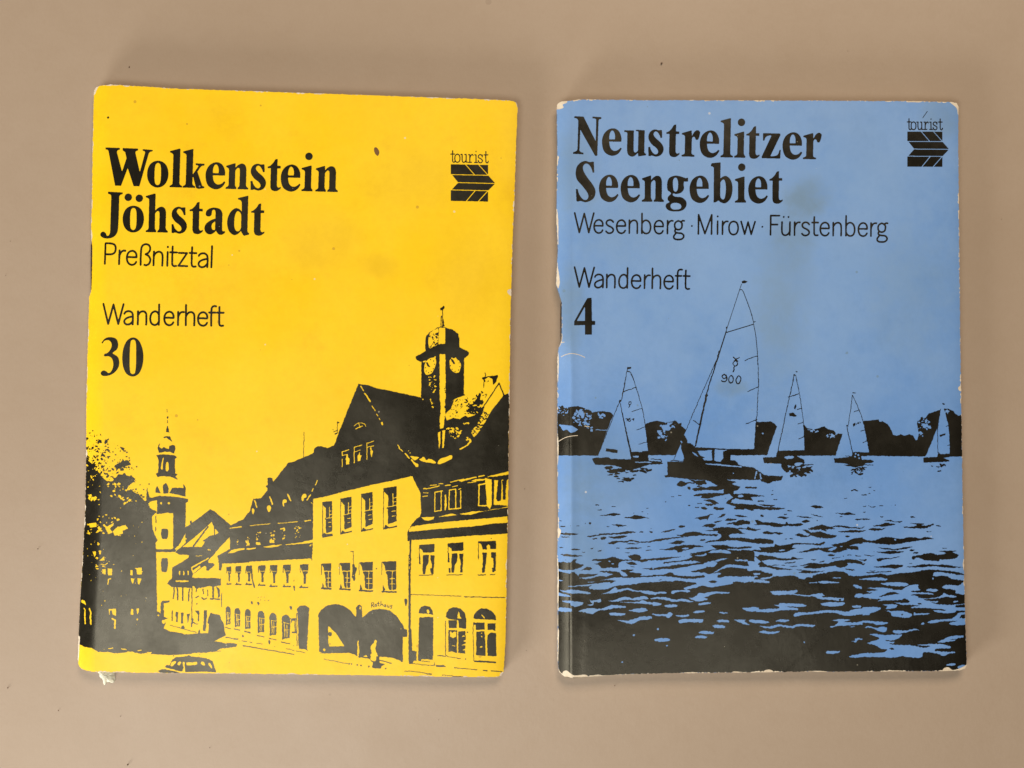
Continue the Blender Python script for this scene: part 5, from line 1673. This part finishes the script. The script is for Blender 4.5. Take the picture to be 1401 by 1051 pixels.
def mat_table():
    m, nt, b = new_mat('matte beige laminate')
    c = mix(nt, rng_(nt, noise(nt, coords(nt), 7, 5, .55), .3, .7, 0, 1), TABLE_A, TABLE_B)
    c = mix(nt, rng_(nt, noise(nt, coords(nt), 140, 6, .7), .35, .8, 0, .16), c, TABLE_C)
    c = mix(nt, rng_(nt, noise(nt, coords(nt, 1, .4), 1800, 3, .6), .4, .8, 0, .12), c, TABLE_C)
    c = mix(nt, math_(nt, 'MULTIPLY', specks(nt, 150, .95, (2,3,0)), .2), c, (.16,.11,.08))
    nt.links.new(c, b.inputs['Base Color'])
    nt.links.new(rng_(nt, noise(nt, coords(nt), 30, 4, .6), .3, .7, .33, .42), b.inputs['Roughness'])
    b.inputs['Specular IOR Level'].default_value = .35
    p = bump(nt, None, noise(nt, coords(nt), 560, 4, .6), .55, .00007)
    bump(nt, b, noise(nt, coords(nt), 2400, 2, .5), .3, .00002, p)
    return m
def mat_pages():
    m, nt, b = new_mat('aged page edges')
    t = nt.nodes.new('ShaderNodeTexCoord'); mp = nt.nodes.new('ShaderNodeMapping'); mp.inputs['Scale'].default_value = (30, 30, 9000)
    nt.links.new(t.outputs['Object'], mp.inputs['Vector'])
    f = noise(nt, mp.outputs['Vector'], 1, 2, .5)
    c = mix(nt, rng_(nt, f, .35, .65, 0, 1), (.62,.53,.40), (.36,.29,.20)); nt.links.new(c, b.inputs['Base Color']); b.inputs['Roughness'].default_value = .85
    bump(nt, b, f, .6, .00008)
    return m

# ---------------------------------------------------------------- build
M_TABLE = mat_table(); M_PAGES = mat_pages()
M_YEL = mat_cover('yellow cover board', (.95,.615,.006), (.80,.47,.010), (.97,.65,.012),
    [(440,330,60,45,.4,.17),(520,365,26,18,0,.20),(300,400,90,50,.3,.10),(560,250,80,40,.2,.12),(450,560,120,60,0,.10),(640,380,50,70,0,.14)], (.50,.27,.02), .40)
M_BLU = mat_cover('blue cover board', (.136,.298,.645), (.112,.240,.490), (.190,.352,.670),
    [(1106,270,32,26,.2,.50),(1090,305,32,60,-.2,.30),(1075,380,40,95,-.15,.28),(1060,470,40,80,0,.2),(835,640,70,60,0,.30),(800,750,30,110,.05,.40),(1000,530,22,12,0,.45),(790,230,30,60,0,.35),(1250,400,60,90,0,.18),(780,420,20,60,0,.5),(1290,160,30,30,0,.35),(860,310,80,50,0,.15)], (.160,.250,.330), .40, (1020,290,330,260,0,.75,(.235,.400,.690)))
M_INK_Y = mat_ink('black printing ink on yellow', (.010,.009,.006), .30, .68)
M_INK_B = mat_ink('black printing ink on blue', (.009,.008,.006), .27, .75)
M_WORN = mat_plain('bare worn paper', (.66,.55,.40), (.78,.70,.56), .85, 500)
M_STEEL = mat_plain('dull staple wire', (.06,.045,.04), (.12,.08,.06), .5, 900)
M_STEEL.node_tree.nodes['Principled BSDF'].inputs['Metallic'].default_value = .7
M_SCRAP = mat_plain('fibrous torn paper', (.62,.58,.42), (.74,.72,.58), .9, 420, .8)
M_CRUMB = mat_plain('brown crumb', (.10,.06,.04), (.20,.13,.08), .9, 900)
M_SPOT = mat_plain('dried brown spot', (.12,.05,.01), (.20,.09,.02), .6, 900)

# tabletop slab with eased edges
def slab(name, x0, y0, x1, y1, th, mat):
    r = .004; v = []; f = []
    prof = [(0,-th),(0,-r),(r*.3,-r*.3),(r,0)]
    for ins_, z in prof: v += [(x0+ins_,y0+ins_,z),(x1-ins_,y0+ins_,z),(x1-ins_,y1-ins_,z),(x0+ins_,y1-ins_,z)]
    for k in range(len(prof)-1):
        for i in range(4): j = (i+1)%4; f.append((k*4+i, k*4+j, k*4+4+j, k*4+4+i))
    f.append((12,13,14,15)); f.append((3,2,1,0))
    return mesh_obj(name, v, f, mat)
t = slab('tabletop', -.62, -.42, .62, .42, .025, M_TABLE); tag(t, kind='structure')

def booklet(name, label, out, plate_fn, zf, names, mcover, mink, seed, centre, page_in, page_extra, fine):
    root = empty(name, (0,0,0)); tag(root, label, 'booklet', 'printed hiking booklets lying on the table')
    plate, worn = plate_fn()
    cov = Plate(plate.x0, plate.y0, plate.x1, plate.y1); cov.fill([out], 1)
    ruffle(cov, .45, 3.2, 0, seed)
    # nibbled rim: tiny losses of colour along the edge
    inner = Plate(plate.x0, plate.y0, plate.x1, plate.y1); inner.fill([inset(resample(out, 900), np.maximum(-.5, -.5+1.9*np.abs(np.sin(np.arange(900)*.37+seed)*np.sin(np.arange(900)*.113)*np.sin(np.arange(900)*.041+1)))).tolist()], 1)
    ruffle(inner, .9, 2.2, 0, seed+1)
    cover = cov.m > 0
    wornm = ((worn.m > 0) | (inner.m == 0)) & cover
    plate.m[~cover] = 0
    plate.m[wornm] = 0
    lim = .22*mm
    sheet('front_cover', plate, cover, zf, 0, mcover, root, *fine, maxblock=4, skirt=lim, skirt_mat=M_WORN)
    w = sheet('worn_edge', plate, wornm, zf, .018*mm, M_WORN, root, *fine)
    for i, nm in enumerate(names):          # each printed figure is its own thin layer of ink
        m = plate.m == i+1
        if m.any(): sheet(nm, plate, m, zf, .018*mm, M_SPOT if nm == 'stain' else mink, root, *fine)
    stack('page_block', out, page_in, .30*mm, lambda x, y: zf(x, y)-.24*mm, 9, M_PAGES, root, seed, page_extra)
    stack('back_cover', out, .2, .02*mm, lambda x, y: np.full_like(x, .27*mm), 1, mcover, root, seed+5, jit=.05)
    # shift the whole thing so that its empty stands at its base centre
    cx, cy = wx(centre[0]), wy(centre[1]); root.location = (cx, cy, 0)
    for ch in root.children:
        ch.matrix_parent_inverse = Matrix.Translation((-cx, -cy, 0))
    return root

def wire(name, pts, r, mat, parent):
    """a bent round wire"""
    P = [Vector(p) for p in pts]; v = []; f = []; n = 8
    for i, p in enumerate(P):
        d = (P[min(i+1,len(P)-1)]-P[max(i-1,0)]).normalized(); a = d.cross(Vector((0,0,1)));
        a = a.normalized() if a.length > 1e-6 else Vector((1,0,0)); c = d.cross(a)
        for k in range(n):
            t_ = 2*math.pi*k/n; v.append(p+(a*math.cos(t_)+c*math.sin(t_))*r)
    for i in range(len(P)-1):
        for k in range(n): f.append((i*n+k, i*n+(k+1)%n, (i+1)*n+(k+1)%n, (i+1)*n+k))
    f.append(tuple(range(n))[::-1]); f.append(tuple(range((len(P)-1)*n, len(P)*n)))
    return mesh_obj(name, v, f, mat, parent, True)
def add_staple(root, x, y0, y1, dx=0.0, rad=.22):
    cx, cy = root.location.x, root.location.y
    pts = [(wx(x+5), wy(y0-1), 1.3*mm),(wx(x+.6), wy(y0), 1.45*mm),(wx(x-.6), wy(y0+3), 1.5*mm),(wx(x-.9+dx), wy((y0+y1)/2), 1.5*mm),(wx(x-.6), wy(y1-3), 1.5*mm),(wx(x+.6), wy(y1), 1.45*mm),(wx(x+5), wy(y1+1), 1.3*mm)]
    o = wire('staple', pts, rad*mm, M_STEEL, root); o.matrix_parent_inverse = Matrix.Translation((-cx, -cy, 0))

yb = booklet('hiking_booklet', 'yellow booklet 30 with a black print of an old town, left of the blue one', YELLOW_OUT, yellow_plate, z_yellow, YL, M_YEL, M_INK_Y, 11, (405,522), 1.2, None, (134, 2))
add_staple(yb, 122.2, 331, 398)
def low_pages(P):
    d = np.zeros_like(P); d[:,1] = np.clip((P[:,1]-890)/30, 0, 1)*2.6*np.clip((1000-P[:,0])/180, .25, 1); return d
bb = booklet('hiking_booklet', 'blue booklet 4 with a print of black sailing boats, right of the yellow one', BLUE_OUT, blue_plate, z_blue, BL, M_BLU, M_INK_B, 23, (1043,530), 1.2, low_pages, (796, 1))
add_staple(bb, 768.6, 412, 466, rad=.17)

# torn fibrous scrap caught under the yellow booklet
def scrap():
    rng = random.Random(5)
    out = [(131,914),(154,914),(153,922),(150,927),(151.5,931),(150,938),(146,939),(141,938),(137,942),(135,939),(134.5,935),(131,932),(129,928),(130,922),(127.5,925),(129.5,919)]
    P = spline(out, [True]*len(out), n=4); n = len(P); c = P.mean(0); v = []; f = []
    rings = 5
    for side in (1, 0):
        for k in range(rings):
            s = 1-.22*k
            for (x, y) in P:
                q = c+(np.array((x,y))-c)*s
                up = .05+.55*(1-s**3)+.10*rng.uniform(-1,1) if side else .03
                up = min(up, .30) if q[1] < 924 else up
                v.append((wx(q[0]), wy(q[1]), up*mm))
    def ring(a, b):
        for i in range(n): j = (i+1)%n; f.append((a*n+i, a*n+j, b*n+j, b*n+i))
    for k in range(rings-1): ring(k+1, k)
    f.append(tuple(range((rings-1)*n, rings*n))[::-1])
    ring(0, rings)
    f.append(tuple(range(rings*n, rings*n+n)))
    o = mesh_obj('paper_scrap', v, f, M_SCRAP, None, True); return o
tag(scrap(), 'small torn cream paper scrap sticking out under the lower left corner of the yellow booklet', 'paper scrap')

# crumbs and specks of dust on the table
def crumbs():
    rng = random.Random(3); v = []; f = []
    spots = [(177,92,1.3,2.2),(905,87,2.4,2.4),(80,972,1.2,1.2),(11,941,1.6,1.4),(718,669,1.0,1.0),(841,938,1.2,1.6),(175,1046,2.2,2.0),(52,751,1.6,1.0),(8,377,.9,.9),(165,980,.9,.9),(287,1023,.8,.8),(1160,70,.8,.8),(720,890,.8,.8),(14,330,.7,.7),(1370,300,.8,.7),(600,985,.7,.7)]
    for x, y, a, b in spots:
        s = len(v); n = 7
        for z, k in ((0,.8),(.12*a,1),(.3*a,.45)):
            for i in range(n):
                t_ = 6.283*i/n; r = rng.uniform(.6,1.1)*k*.62
                v.append(((x-700.5+math.cos(t_)*a*r)*KX, (525.5-y-math.sin(t_)*b*r)*KX, z*mm*.7))
        for k in range(2):
            for i in range(n): j = (i+1)%n; f.append((s+k*n+i, s+k*n+n+i, s+k*n+n+j, s+k*n+j)[::-1])
        f.append(tuple(range(s+2*n, s+3*n))[::-1])
    return mesh_obj('dust_crumbs', v, f, M_CRUMB)
tag(crumbs(), 'tiny brown crumbs and dust specks scattered on the beige table around the booklets', 'crumbs', kind='stuff')
